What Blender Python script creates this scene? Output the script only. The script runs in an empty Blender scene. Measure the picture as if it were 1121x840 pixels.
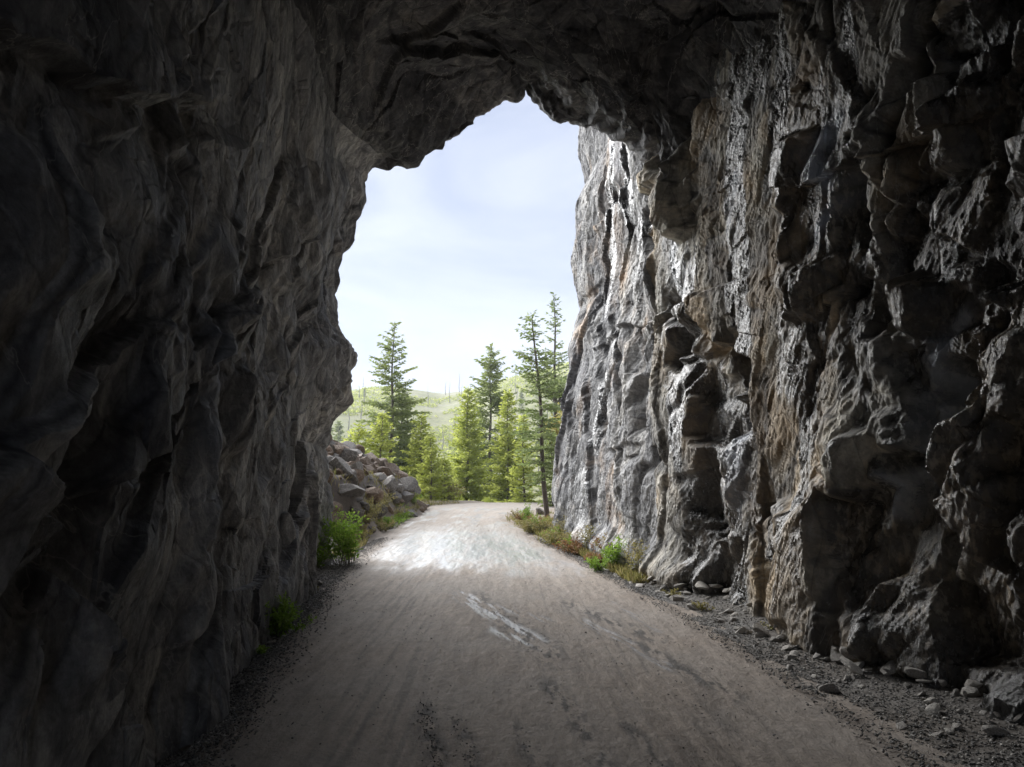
import bpy, math, random
import numpy as np
from mathutils import Vector

# ------------------------------------------------------------------ camera, sky, sun, exposure
C = bpy.context.scene.collection
scene = bpy.context.scene
PITCH = math.radians(6.73)
F = 780.0
CAMH = 1.6
cam_d = bpy.data.cameras.new('camera')
cam = bpy.data.objects.new('camera', cam_d)
C.objects.link(cam)
cam.location = (0, 0, CAMH)
cam.rotation_euler = (math.pi / 2 + PITCH, 0, 0)
cam_d.sensor_width = 36
cam_d.lens = 36 * F / 1121
cam_d.clip_start = 0.05
cam_d.clip_end = 3000
scene.camera = cam

SUN_EL, SUN_AZ = math.radians(31), math.radians(-42)      # azimuth from +Y (ahead), negative = to the left
world = bpy.data.worlds.new('World')
scene.world = world
world.use_nodes = True
wn, wl = world.node_tree.nodes, world.node_tree.links
wn.clear()
w_out = wn.new('ShaderNodeOutputWorld')
w_bg = wn.new('ShaderNodeBackground')
w_bg.inputs['Strength'].default_value = 0.05
w_sky = wn.new('ShaderNodeTexSky')
w_sky.sky_type = 'NISHITA'
w_sky.sun_disc = False
w_sky.sun_elevation = SUN_EL
w_sky.sun_rotation = SUN_AZ
w_sky.altitude = 1000
w_tc = wn.new('ShaderNodeTexCoord')
w_map = wn.new('ShaderNodeMapping')
w_map.inputs['Scale'].default_value = (1.0, 1.0, 2.6)
w_n = wn.new('ShaderNodeTexNoise')
w_n.inputs['Scale'].default_value = 3.2
w_n.inputs['Detail'].default_value = 7
w_n.inputs['Roughness'].default_value = 0.55
w_n.inputs['Distortion'].default_value = 0.6
w_r = wn.new('ShaderNodeValToRGB')
w_r.color_ramp.elements[0].position = 0.36
w_r.color_ramp.elements[0].color = (1.20, 1.38, 1.88, 1)
w_r.color_ramp.elements[1].position = 0.66
w_r.color_ramp.elements[1].color = (1.95, 2.08, 2.42, 1)
w_mix = wn.new('ShaderNodeMix')
w_mix.data_type = 'RGBA'
w_mix.inputs['Factor'].default_value = 0.92               # nearly closed cloud cover
wl.new(w_tc.outputs['Generated'], w_map.inputs['Vector'])
wl.new(w_map.outputs[0], w_n.inputs['Vector'])
wl.new(w_n.outputs['Fac'], w_r.inputs['Fac'])
wl.new(w_sky.outputs[0], w_mix.inputs[6])
wl.new(w_r.outputs[0], w_mix.inputs[7])
wl.new(w_mix.outputs[2], w_bg.inputs['Color'])
wl.new(w_bg.outputs[0], w_out.inputs['Surface'])

sun_d = bpy.data.lights.new('sun', 'SUN')
sun_d.energy = 1.5
sun_d.angle = math.radians(60)
sun_d.color = (1.0, 0.995, 0.985)
sun = bpy.data.objects.new('sun', sun_d)
C.objects.link(sun)
_sd = Vector((math.sin(SUN_AZ) * math.cos(SUN_EL), math.cos(SUN_AZ) * math.cos(SUN_EL), math.sin(SUN_EL)))
sun.rotation_euler = _sd.to_track_quat('Z', 'Y').to_euler()

scene.view_settings.view_transform = 'Standard'
scene.view_settings.look = 'None'
scene.view_settings.gamma = 1
scene.view_settings.exposure = 2.92
scene.view_settings.use_curve_mapping = False
scene.cycles.max_bounces = 5
scene.cycles.diffuse_bounces = 5
scene.cycles.glossy_bounces = 2
scene.cycles.use_denoising = True

rnd = random.Random(7)
NR = np.random.RandomState(7)

# ------------------------------------------------------------------ pixel -> world helpers (photograph measured once)
def ray(px, py):
    u = (px - 560.5) / F
    v = (420 - py) / F
    return u, math.cos(PITCH) - v * math.sin(PITCH), math.sin(PITCH) + v * math.cos(PITCH)
def at_Y(px, py, Y):
    x, y, z = ray(px, py)
    return (x * Y / y, Y, CAMH + z * Y / y)
def on_ground(px, py, z=0):
    x, y, dz = ray(px, py)
    t = (z - CAMH) / dz
    return (x * t, y * t, z)
def on_right(px, py):                                      # meets x = 3.9 - .17 Y
    x, y, z = ray(px, py)
    t = 3.9 / (x + 0.17 * y)
    return (y * t, CAMH + z * t)
def on_left(px, py):                                       # meets x = -1.5 - .115 Y
    x, y, z = ray(px, py)
    t = -1.5 / (x + 0.115 * y)
    return (y * t, CAMH + z * t)

# ------------------------------------------------------------------ noise
def _h(ix, iy, iz, seed):
    h = (ix.astype(np.int64) * 374761393 + iy.astype(np.int64) * 668265263 + iz.astype(np.int64) * 2147483647 + seed * 1274126177) & 0xffffffff
    h = ((h ^ (h >> 13)) * 1274126177) & 0xffffffff
    h = ((h ^ (h >> 16)) * 2246822519) & 0xffffffff
    h = h ^ (h >> 15)
    return (h & 0xffffff).astype(np.float32) / 16777215.0
def vnoise(x, y, z=None, seed=0):
    ix = np.floor(x); iy = np.floor(y)
    fx = (x - ix).astype(np.float32); fy = (y - iy).astype(np.float32)
    fx = fx * fx * (3 - 2 * fx); fy = fy * fy * (3 - 2 * fy)
    ix = ix.astype(np.int64); iy = iy.astype(np.int64)
    if z is None:
        iz = np.zeros_like(ix)
        a = _h(ix, iy, iz, seed); b = _h(ix + 1, iy, iz, seed); c = _h(ix, iy + 1, iz, seed); d = _h(ix + 1, iy + 1, iz, seed)
        return ((a * (1 - fx) + b * fx) * (1 - fy) + (c * (1 - fx) + d * fx) * fy) * 2 - 1
    izf = np.floor(z); fz = (z - izf).astype(np.float32); fz = fz * fz * (3 - 2 * fz); iz = izf.astype(np.int64)
    out = 0
    for k, wz in ((0, 1 - fz), (1, fz)):
        a = _h(ix, iy, iz + k, seed); b = _h(ix + 1, iy, iz + k, seed); c = _h(ix, iy + 1, iz + k, seed); d = _h(ix + 1, iy + 1, iz + k, seed)
        out = out + ((a * (1 - fx) + b * fx) * (1 - fy) + (c * (1 - fx) + d * fx) * fy) * wz
    return out * 2 - 1
def fbm(x, y, z=None, o=4, seed=0, g=0.5):
    s = 0; a = 1; n = 0
    for i in range(o):
        s = s + a * vnoise(x * 2 ** i, y * 2 ** i, None if z is None else z * 2 ** i, seed + i * 17); n += a; a *= g
    return s / n
def ridged(x, y, o=4, seed=0):
    s = 0; a = 1; n = 0
    for i in range(o):
        s = s + a * (1 - 2 * np.abs(vnoise(x * 2 ** i, y * 2 ** i, None, seed + i * 31))); n += a; a *= 0.5
    return s / n
def facet(s, t, seed, tilt=0.6, step=0.5, mode='near', k=1.2):
    """piecewise planar relief over unit cells: blocks ('near') or chiselled faces ('max')"""
    ix = np.floor(s).astype(np.int64); iy = np.floor(t).astype(np.int64)
    best = np.full(s.shape, 1e9, np.float32); second = best.copy()
    val = np.full(s.shape, -1e9, np.float32) if mode == 'max' else np.zeros(s.shape, np.float32)
    z0 = np.zeros_like(ix); tone = np.zeros(s.shape, np.float32)
    for dx in (-1, 0, 1):
        for dy in (-1, 0, 1):
            cx, cy = ix + dx, iy + dy
            px = cx + 0.1 + 0.8 * _h(cx, cy, z0, seed); py = cy + 0.1 + 0.8 * _h(cx, cy, z0, seed + 1)
            gx = (_h(cx, cy, z0, seed + 2) - 0.5) * 2 * tilt; gy = (_h(cx, cy, z0, seed + 3) - 0.5) * 2 * tilt
            hh = (_h(cx, cy, z0, seed + 4) - 0.5) * 2 * step
            ax = (s - px).astype(np.float32); ay = (t - py).astype(np.float32)
            d = ax * ax + ay * ay
            pl = hh + gx * ax + gy * ay
            if mode == 'max':
                val = np.maximum(val, pl - k * d)
            else:
                m = d < best
                second = np.where(m, best, np.minimum(second, d))
                best = np.where(m, d, best); val = np.where(m, pl, val); tone = np.where(m, _h(cx, cy, z0, seed + 6), tone)
    if mode == 'max':
        return val
    return val, np.sqrt(second) - np.sqrt(best), tone
def blocks(s, t, cs, ct, seed, rel, th=0.2, slope=1.0, jit=0.22, rot=0.0):
    """union of faceted convex blocks set on two joint directions; s, t in metres, relief in metres; returns height, gap measure, tone"""
    cr_, sr_ = math.cos(rot), math.sin(rot)
    a = (s * cr_ - t * sr_) / cs; b = (s * sr_ + t * cr_) / ct
    ix = np.floor(a).astype(np.int64); iy = np.floor(b).astype(np.int64); z0 = np.zeros_like(ix)
    best = np.full(a.shape, -1e9, np.float32); sec = best.copy(); tone = np.zeros(a.shape, np.float32); offs = np.zeros(a.shape, np.float32); offt = offs.copy()
    for dx in (-1, 0, 1):
        for dy in (-1, 0, 1):
            cx, cy = ix + dx, iy + dy
            r = [_h(cx, cy, z0, seed + 7 * q) for q in range(12)]
            ax = (a - (cx + r[0])).astype(np.float32); ay = (b - (cy + r[1])).astype(np.float32)
            bx, by = ax, ay
            v = (r[3] - 0.5) * 1.0 * ax + (r[4] - 0.5) * 1.0 * ay
            for k in range(4):
                an = th + k * math.pi / 2 + (r[5 + k] - 0.5) * 2 * jit * 2
                sl = slope * (0.12 + 2.9 * (r[(8 + k) % 12] ** 2.2))
                v = np.minimum(v, -sl * (np.cos(an) * ax + np.sin(an) * ay) + 0.42 * sl - 0.1 * r[9])
            v = v + (r[2] - 0.5) * 1.3
            m = v > best
            sec = np.where(m, best, np.maximum(sec, v))
            tone = np.where(m, r[10], tone); offs = np.where(m, bx, offs); offt = np.where(m, by, offt)
            best = np.where(m, v, best)
    os_, ot_ = offs * cs, offt * ct
    return best * rel, best - sec, tone, os_ * cr_ + ot_ * sr_, ot_ * cr_ - os_ * sr_
def joints(s, t, seed, n, s_rng, t_rng, sets, amp=(0.05, 0.14), fall=(0.22, 0.6), length=(0.7, 2.2)):
    """long straight joints where one slab stands proud of the next; returns relief and a thin crack mask"""
    r = random.Random(seed)
    jt_ = 0.035 * tri(s / 0.30, t / 0.30, seed + 5, 0.3) + 0.012 * tri(s / 0.09, t / 0.09, seed + 6, 0.9)
    s = s + jt_; t = t - jt_
    D = np.zeros(s.shape, np.float32); Cm = D.copy()
    for _ in range(n):
        s0, t0 = r.uniform(*s_rng), r.uniform(*t_rng)
        an, sp = r.choice(sets); an += r.gauss(0, sp)
        ca, sa = math.cos(an), math.sin(an)                  # direction along the joint
        al = (s - s0) * ca + (t - t0) * sa; sd = -(s - s0) * sa + (t - t0) * ca
        ln = r.uniform(*length); A_ = r.uniform(*amp) * r.choice((-1, 1)); L_ = r.uniform(*fall)
        win = np.clip((ln - np.abs(al)) / (0.35 * ln), 0, 1)
        D += (A_ * np.clip(sd / 0.035, -1, 1) * np.clip(1 - np.abs(sd) / L_, 0, 1) * win).astype(np.float32)
        Cm = np.maximum(Cm, np.clip(1 - np.abs(sd) / 0.02, 0, 1) * (win > 0.15) * 0.9)
    return D, Cm
def tri(s, t, seed, rot=0.0):
    """piecewise flat triangular facets, heights -1..1"""
    c, q = math.cos(rot), math.sin(rot)
    s, t = s * c - t * q, s * q + t * c
    a = s + 0.57735 * t; b = 1.1547 * t
    ia = np.floor(a); ib = np.floor(b)
    fa = (a - ia).astype(np.float32); fb = (b - ib).astype(np.float32)
    ia = ia.astype(np.int64); ib = ib.astype(np.int64); z0 = np.zeros_like(ia)
    h00 = _h(ia, ib, z0, seed); h11 = _h(ia + 1, ib + 1, z0, seed)
    up = fa + fb > 1
    h10 = _h(ia + 1, ib, z0, seed); h01 = _h(ia, ib + 1, z0, seed)
    lo_ = h00 + fa * (h10 - h00) + fb * (h01 - h00)
    hi_ = h11 + (1 - fa) * (h01 - h11) + (1 - fb) * (h10 - h11)
    return np.where(up, hi_, lo_) * 2 - 1
def sstep(a, b, x):
    t = np.clip((x - a) / (b - a), 0, 1)
    return t * t * (3 - 2 * t)
def blur2(E, r):
    for ax in (0, 1):
        pad = [(0, 0), (0, 0)]; pad[ax] = (r + 1, r)
        c = np.cumsum(np.pad(E, pad, 'edge'), axis=ax)
        n = E.shape[ax]
        E = (np.take(c, range(2 * r + 1, n + 2 * r + 1), ax) - np.take(c, range(0, n), ax)) / (2 * r + 1)
    return E
def seg_dist(Y, Z, pts):
    """distance to a polyline and the parameter along it"""
    best = np.full(Y.shape, 1e9)
    for (a, b), (c, d) in zip(pts[:-1], pts[1:]):
        ux, uz = c - a, d - b
        L = ux * ux + uz * uz + 1e-9
        t = np.clip(((Y - a) * ux + (Z - b) * uz) / L, 0, 1)
        best = np.minimum(best, np.hypot(Y - a - t * ux, Z - b - t * uz))
    return best

# ------------------------------------------------------------------ object helpers
def mesh_from(name, V, faces_idx, nper, mat, parent=None, smooth=True, attrs=None, sharp=0):
    me = bpy.data.meshes.new(name)
    V = np.ascontiguousarray(V, dtype=np.float32).reshape(-1, 3)
    fi = np.ascontiguousarray(faces_idx, dtype=np.int32).reshape(-1)
    n = len(fi) // nper
    me.vertices.add(len(V)); me.vertices.foreach_set('co', V.ravel())
    me.loops.add(len(fi)); me.loops.foreach_set('vertex_index', fi)
    me.polygons.add(n)
    me.polygons.foreach_set('loop_start', np.arange(0, len(fi), nper, dtype=np.int32))
    me.polygons.foreach_set('loop_total', np.full(n, nper, np.int32))
    me.polygons.foreach_set('use_smooth', np.full(n, smooth, bool))
    for k, a in (attrs or {}).items():
        at = me.attributes.new(k, 'FLOAT', 'POINT')
        at.data.foreach_set('value', np.ascontiguousarray(a, dtype=np.float32).ravel())
    me.update(); me.validate()
    if sharp: me.set_sharp_from_angle(angle=math.radians(sharp))
    me.materials.append(mat)
    o = bpy.data.objects.new(name, me)
    C.objects.link(o)
    if parent: o.parent = parent
    return o
def grid_obj(name, P, mat, parent=None, attrs=None, flip=False, mask=None, smooth=True, sharp=0):
    n, m = P.shape[:2]
    idx = np.arange(n * m).reshape(n, m)
    q = np.stack([idx[:-1, :-1], idx[1:, :-1], idx[1:, 1:], idx[:-1, 1:]], -1)
    if flip: q = q[..., ::-1]
    q = q.reshape(-1, 4) if mask is None else q[mask]
    return mesh_from(name, P, q, 4, mat, parent, smooth, attrs, sharp)
def tag(o, label=None, cat=None, group=None, kind=None):
    if label: o['label'] = label
    if cat: o['category'] = cat
    if group: o['group'] = group
    if kind: o['kind'] = kind
    return o
def empty(name, loc=(0, 0, 0), rz=0):
    o = bpy.data.objects.new(name, None); C.objects.link(o)
    o.location = loc; o.rotation_euler = (0, 0, rz); o.empty_display_size = 0.2
    return o

# ------------------------------------------------------------------ material helper
class NT:
    def __init__(s, name):
        s.m = bpy.data.materials.new(name); s.m.use_nodes = True
        s.n, s.l = s.m.node_tree.nodes, s.m.node_tree.links
        s.n.clear()
        s.out = s.n.new('ShaderNodeOutputMaterial')
        s.b = s.n.new('ShaderNodeBsdfPrincipled')
        s.l.new(s.b.outputs[0], s.out.inputs['Surface'])
        s.tc = s.n.new('ShaderNodeTexCoord')
    def put(s, sock, v):
        if isinstance(v, bpy.types.NodeSocket): s.l.new(v, sock)
        elif isinstance(v, (tuple, list)) and len(v) == 3 and sock.type == 'RGBA': sock.default_value = (*v, 1)
        else: sock.default_value = v
    def map(s, scale=(1, 1, 1), rot=(0, 0, 0), src=None):
        m = s.n.new('ShaderNodeMapping')
        s.l.new(src or s.tc.outputs['Object'], m.inputs['Vector'])
        m.inputs['Scale'].default_value = scale; m.inputs['Rotation'].default_value = rot
        return m.outputs[0]
    def noise(s, scale, vec=None, detail=4, rough=0.55, dist=0):
        t = s.n.new('ShaderNodeTexNoise')
        t.inputs['Scale'].default_value = scale; t.inputs['Detail'].default_value = detail
        t.inputs['Roughness'].default_value = rough; t.inputs['Distortion'].default_value = dist
        s.l.new(vec or s.tc.outputs['Object'], t.inputs['Vector'])
        return t.outputs['Fac']
    def voro(s, scale, vec=None, feat='F1', out='Distance'):
        t = s.n.new('ShaderNodeTexVoronoi'); t.feature = feat
        t.inputs['Scale'].default_value = scale
        s.l.new(vec or s.tc.outputs['Object'], t.inputs['Vector'])
        return t.outputs[out]
    def ramp(s, v, stops):
        r = s.n.new('ShaderNodeValToRGB'); s.l.new(v, r.inputs['Fac'])
        e = r.color_ramp.elements
        while len(e) < len(stops): e.new(0.5)
        for el, (p, c) in zip(e, stops):
            el.position = p; el.color = (*c, 1) if isinstance(c, (tuple, list)) else (c, c, c, 1)
        return r.outputs['Color']
    def mix(s, f, a, b, mode='MIX'):
        m = s.n.new('ShaderNodeMix'); m.data_type = 'RGBA'; m.blend_type = mode
        s.put(m.inputs['Factor'], f); s.put(m.inputs[6], a); s.put(m.inputs[7], b)
        return m.outputs[2]
    def math(s, op, a, b=0.0, clamp=False):
        m = s.n.new('ShaderNodeMath'); m.operation = op; m.use_clamp = clamp
        s.put(m.inputs[0], a); s.put(m.inputs[1], b)
        return m.outputs[0]
    def attr(s, name):
        a = s.n.new('ShaderNodeAttribute'); a.attribute_name = name
        return a.outputs['Fac']
    def bump(s, h, strength=0.5, dist=0.02, prev=None):
        b = s.n.new('ShaderNodeBump')
        s.put(b.inputs['Strength'], strength); b.inputs['Distance'].default_value = dist
        s.l.new(h, b.inputs['Height'])
        if prev: s.l.new(prev, b.inputs['Normal'])
        return b.outputs[0]
    def set(s, **k):
        for n, v in k.items(): s.put(s.b.inputs[n.replace('_', ' ')], v)
        return s.m

def rock_mat(name, dark, mid, light, ochre, rot=(0.25, 0, 0), streak=(6, 6, 1.3), ochre_lo=0.52, bump=0.8, rough=0.72):
    t = NT(name)
    vst = t.map(scale=streak, rot=rot)
    big = t.noise(0.9, detail=6, rough=0.6, dist=0.4)
    st = t.noise(1.4, vst, detail=8, rough=0.65, dist=0.5)
    fine = t.noise(26, detail=8, rough=0.7)
    spk = t.noise(9, t.map(scale=(1, 1, 0.5), rot=rot), detail=6, rough=0.7, dist=1.0)
    col = t.ramp(st, [(0.30, dark), (0.48, mid), (0.70, light)])
    col = t.mix(t.ramp(big, [(ochre_lo, 0.0), (ochre_lo + 0.16, 0.75)]), col, t.mix(st, tuple(c * 0.55 for c in ochre), ochre))
    col = t.mix(t.math('MULTIPLY', t.attr('ochre'), t.ramp(spk, [(0.3, 0.35), (0.6, 1.0)])), col, ochre)
    col = t.mix(0.55, col, t.ramp(spk, [(0.25, 0.5), (0.45, 0.9), (0.72, 1.15)]), 'MULTIPLY')
    col = t.mix(0.5, col, t.ramp(fine, [(0.35, 0.45), (0.6, 1.2)]), 'MULTIPLY')
    tn = t.attr('tone')
    col = t.mix(0.85, col, t.ramp(tn, [(0.18, (0.34, 0.34, 0.36)), (0.5, (0.80, 0.80, 0.80)), (0.82, (1.45, 1.41, 1.32))]), 'MULTIPLY')
    col = t.mix(t.math('MULTIPLY', t.attr('crack'), 0.8), col, (0.03, 0.03, 0.032))
    # hairline joints and thin pale veins
    jt = t.voro(1.7, t.map(scale=(1.0, 1.0, 0.45), rot=(0.4, 0.2, 0.1), src=None), 'DISTANCE_TO_EDGE')
    col = t.mix(t.ramp(jt, [(0.0, 0.4), (0.012, 0.0)]), col, tuple(c * 0.4 for c in dark))
    vein = t.math('ABSOLUTE', t.math('SUBTRACT', t.noise(1.1, t.map(scale=(1, 1, 0.6), rot=(0.9, 0.3, 0)), detail=5, rough=0.6, dist=1.5), 0.5))
    col = t.mix(t.ramp(vein, [(0.0, 0.45), (0.006, 0.0)]), col, (0.5, 0.48, 0.44))
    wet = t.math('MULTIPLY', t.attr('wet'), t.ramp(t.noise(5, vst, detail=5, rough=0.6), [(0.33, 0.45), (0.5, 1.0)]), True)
    col = t.mix(t.math('MULTIPLY', wet, 0.9), col, t.mix(1.0, col, (0.09, 0.095, 0.11), 'MULTIPLY'))  # on the right wall wet also carries painted recess shade
    col = t.mix(t.math('MULTIPLY', t.attr('pale'), 0.9), col, t.mix(st, (0.30, 0.34, 0.41), (0.62, 0.67, 0.76)))  # pale holds painted sky gloss as well as paler rock
    r = t.math('SUBTRACT', rough, t.math('MULTIPLY', wet, rough - 0.22))
    hsum = t.math('ADD', t.math('MULTIPLY', fine, 0.5), t.math('MULTIPLY', spk, 0.5))
    b1 = t.bump(hsum, bump, 0.035)
    b2 = t.bump(t.ramp(jt, [(0.0, 0.0), (0.03, 1.0)]), 0.5, 0.02, b1)
    b3 = t.bump(t.voro(34, t.map(scale=(1, 1, 0.7), rot=(0.5, 0.3, 0.2)), 'F1', 'Color'), 0.5, 0.010, b2)
    return t.set(Base_Color=col, Roughness=r, Normal=b3, Specular_IOR_Level=t.math('ADD', 0.3, t.math('MULTIPLY', wet, 0.5)))

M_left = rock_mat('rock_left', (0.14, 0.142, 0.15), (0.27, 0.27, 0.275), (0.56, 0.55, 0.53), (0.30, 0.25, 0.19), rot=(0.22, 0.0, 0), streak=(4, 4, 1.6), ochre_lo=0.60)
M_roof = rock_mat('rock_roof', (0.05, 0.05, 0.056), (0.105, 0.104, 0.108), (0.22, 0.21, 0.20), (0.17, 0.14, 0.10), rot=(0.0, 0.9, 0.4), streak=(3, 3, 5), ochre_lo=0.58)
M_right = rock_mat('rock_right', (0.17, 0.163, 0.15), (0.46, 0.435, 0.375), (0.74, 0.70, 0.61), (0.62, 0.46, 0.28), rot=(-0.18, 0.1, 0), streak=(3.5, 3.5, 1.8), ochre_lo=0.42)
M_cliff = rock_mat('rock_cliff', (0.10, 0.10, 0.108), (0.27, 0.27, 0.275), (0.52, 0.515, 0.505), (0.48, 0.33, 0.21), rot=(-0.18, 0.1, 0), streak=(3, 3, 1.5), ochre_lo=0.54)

# ------------------------------------------------------------------ the left wall and ceiling sheet
def y_stations(y0, y1, k, smin, smax=0.2):
    ys = [y0]
    while ys[-1] < y1:
        ys.append(ys[-1] + min(smax, max(smin, k * abs(ys[-1] + 0.0))) if ys[-1] > 1.0 else ys[-1] + (0.02 if ys[-1] > 0.4 else 0.15))
    return np.array(ys)
# outline of the mouth as photographed: (px, py, distance)
MOUTH = [(352, 700, 12.6), (355, 600, 12.7), (358, 545, 12.8), (352, 488, 12.9), (366, 462, 12.6), (383, 438, 12.3), (386, 408, 12.2), (391, 386, 12.2),
         (372, 360, 12.4), (369, 322, 12.4), (376, 288, 12.2), (391, 246, 12.0), (404, 222, 11.9), (398, 200, 11.9), (411, 184, 11.8),
         (434, 178, 11.7), (452, 178, 11.6), (472, 165, 11.5), (500, 142, 11.4), (530, 123, 11.3), (553, 110, 11.2), (564, 107, 11.2), (569, 95, 11.15), (579, 95, 11.1), (586, 109, 11.05),
         (610, 121, 10.9), (626, 131, 10.8), (644, 133, 10.7), (672, 150, 10.5), (704, 175, 10.3), (740, 225, 10.1), (775, 235, 9.9), (850, 240, 9.8), (960, 250, 9.7)]
PM = np.array([at_Y(*p) for p in MOUTH])
lm = np.concatenate([[0], np.cumsum(np.hypot(np.diff(PM[:, 0]), np.diff(PM[:, 2])))])
LT = lm[-1]
# inner profile, in the frame of Y = 11 (shifts right towards the camera)
INNER = [(0.0, -2.85, -0.70), (0.08, -2.87, 0.50), (0.2, -2.83, 2.10), (0.33, -2.91, 3.60), (0.43, -2.87, 4.90), (0.5, -2.70, 6.28), (0.56, -2.25, 7.03), (0.64, -1.10, 7.58),
         (0.72, 0.20, 8.03), (0.79, 1.10, 7.63), (0.85, 1.80, 6.98), (0.91, 2.50, 6.03), (0.95, 3.20, 5.48), (1.0, 4.40, 5.18)]
IN = np.array(INNER)
YP = 12.0
def build_A():
    tt = np.linspace(0, 1, 1150)
    mx = np.interp(tt, lm / LT, PM[:, 0]); mz = np.interp(tt, lm / LT, PM[:, 2]); my = np.interp(tt, lm / LT, PM[:, 1])
    ix = np.interp(tt, IN[:, 0], IN[:, 1]); iz = np.interp(tt, IN[:, 0], IN[:, 2])
    ker = np.ones(61) / 61
    ixs = np.convolve(np.pad(ix, 30, 'edge'), ker, 'valid'); izs = np.convolve(np.pad(iz, 30, 'edge'), ker, 'valid')
    ys = y_stations(-11, 12.0, 0.0024, 0.009, 0.03)  # unseen rear end, cut short and left open to let in fill light
    nY = len(ys)
    nf = 140                                                # stations of the outside face
    Yg = np.zeros((nY + nf, len(tt))); Xg = np.zeros_like(Yg); Zg = np.zeros_like(Yg)
    shift = 0.118 * (11 - ys)
    shift = np.where(ys < -4, 0.118 * 15 + 0.05 * (-4 - ys), shift)
    w = sstep(8.2, 11.95, ys)[:, None]
    yscale = (my / 12.0)[None, :]                           # the lip is nearer on the right than on the left
    Yg[:nY] = ys[:, None] * (1 - w) + ys[:, None] * yscale * w
    Xg[:nY] = (ixs[None, :] + shift[:, None]) * (1 - w) + mx[None, :] * w
    Zg[:nY] = izs[None, :] * (1 - w) + mz[None, :] * w
    f = np.linspace(0, 1, nf + 1)[1:, None] ** 1.6
    cx, cz = -0.3, 2.5
    dx, dz = mx - cx, mz - cz
    dl = np.hypot(dx, dz) + 1e-6
    out = 13 * f
    Xg[nY:] = mx[None, :] + dx / dl * out
    Zg[nY:] = mz[None, :] + dz / dl * out
    Yg[nY:] = my[None, :] + 0.9 * (1 - np.exp(-out * 1.6)) + 0.05 * out - 0.7 * out * sstep(0.3, 4.0, out) * 0.25
    # normals of the base surface
    P = np.stack([Xg, Yg, Zg], -1)
    du = np.gradient(P, axis=0); dv = np.gradient(P, axis=1)
    N = np.cross(du, dv); N /= np.linalg.norm(N, axis=-1, keepdims=True) + 1e-9
    inward = np.stack([0.1 - Xg, np.zeros_like(Xg), 3.0 - Zg], -1)
    sgn = np.sign((N[:nY // 2] * inward[:nY // 2]).sum(-1).mean())
    N *= sgn                                                # towards the passage / the road outside
    S = np.cumsum(np.concatenate([np.zeros((1, len(tt))), np.linalg.norm(np.diff(P, axis=0), axis=-1)]), 0)
    S = S - S[np.argmin(abs(ys - 6))][None, :] + 6          # along the tunnel, metres
    T = (tt * LT)[None, :] + 0 * S                          # around the profile, metres
    # warp and slant so that beds lean the way the ribs do
    wx = fbm(S * 0.6, T * 0.6, None, 3, 11) * 0.7; wy = fbm(S * 0.6, T * 0.6, None, 3, 23) * 0.7
    wall = 1 - sstep(0.42 * LT, 0.60 * LT, T)               # 1 on the wall, 0 in the ceiling
    s1 = S + 0.3 * wx - 0.22 * T * wall; t1 = T + 0.3 * wy
    wj = 0.16 * tri(S / 0.9, T / 0.9, 12, 0.5); wk = 0.16 * tri(S / 0.8, T / 0.8, 14, 1.1)
    s2 = S - 0.30 * T * wall + 0.7 * wj; t2 = T + 0.7 * wk
    rib = ridged(s1 * 1.6, t1 * 0.22, 4, 61)
    fine = fbm(S * 6, T * 3.5, None, 4, 71, 0.55)
    a1, e1, o1, ua1, va1 = blocks(s2, t2, 1.15, 2.1, 101, 0.26, 0.05, rot=0.10)
    a2, e2, o2, ua2, va2 = blocks(s2, t2, 0.50, 0.95, 111, 0.10, -0.1, rot=-0.22)
    a3, e3, o3, ua3, va3 = blocks(s2 + 0.3 * wj, t2, 0.19, 0.36, 121, 0.042, 0.1, rot=0.3)
    a4, e4, o4, ua4, va4 = blocks(s2, t2 + 0.3 * wk, 0.07, 0.12, 131, 0.017, 0.0, rot=-0.4)
    dw = a1 + a2 + a3 + a4 + 0.03 * tri(s2 / 0.5, t2 / 2.0, 21, 0.05) + 0.002 * fine - 0.05
    c1, f1, q1, uc1, vc1 = blocks(s2, t2, 1.7, 1.15, 201, 0.40, 0.5, rot=0.5)
    c2, f2, q2, uc2, vc2 = blocks(s2, t2, 0.62, 0.48, 211, 0.14, 0.8, rot=-0.4)
    c3, f3, q3, uc3, vc3 = blocks(s2, t2, 0.22, 0.18, 221, 0.055, 0.3, rot=0.9)
    c4, f4, q4, uc4, vc4 = blocks(s2, t2, 0.08, 0.07, 231, 0.014, 0.3, rot=0.2)
    dc = c1 + c2 + c3 + c4 + 0.004 * fine - 0.05
    jw, kw_ = joints(s2, t2, 71, 46, (1.0, 13.0), (0.0, 7.5), ((1.50, 0.12), (1.25, 0.12), (0.75, 0.15), (2.3, 0.15)), (0.02, 0.085), (0.25, 0.8), (0.8, 2.6))
    jc_, kc_ = joints(S, T, 73, 40, (4.0, 13.0), (7.0, 17.0), ((0.5, 0.2), (2.1, 0.2), (1.3, 0.2)), (0.03, 0.11), (0.3, 0.9), (0.6, 1.8))
    dw = dw + jw; dc = dc + jc_
    D = dw * wall + dc * (1 - wall)
    mouth = sstep(9.8, 11.2, ys)[:, None]
    mm = np.concatenate([mouth, np.ones((nf, 1))], 0) + 0 * D
    D = D * (1 - 0.55 * mm) + 0.07 * mm * tri(S / 0.30, T / 0.22, 333, 0.3) + 0.03 * mm * tri(S / 0.12, T / 0.10, 334, 0.3) + 0.01
    D[nY:] += 0.25 * fbm(Xg[nY:] * 0.7, Zg[nY:] * 0.7, None, 4, 88) * sstep(0.3, 2, out)
    wet = np.zeros_like(D); ochre = np.zeros_like(D); pale = np.zeros_like(D)
    # sculpted ribs and hollows of the left wall
    D0 = D.copy()
    Zl = Zg; Yl = Yg
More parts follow.
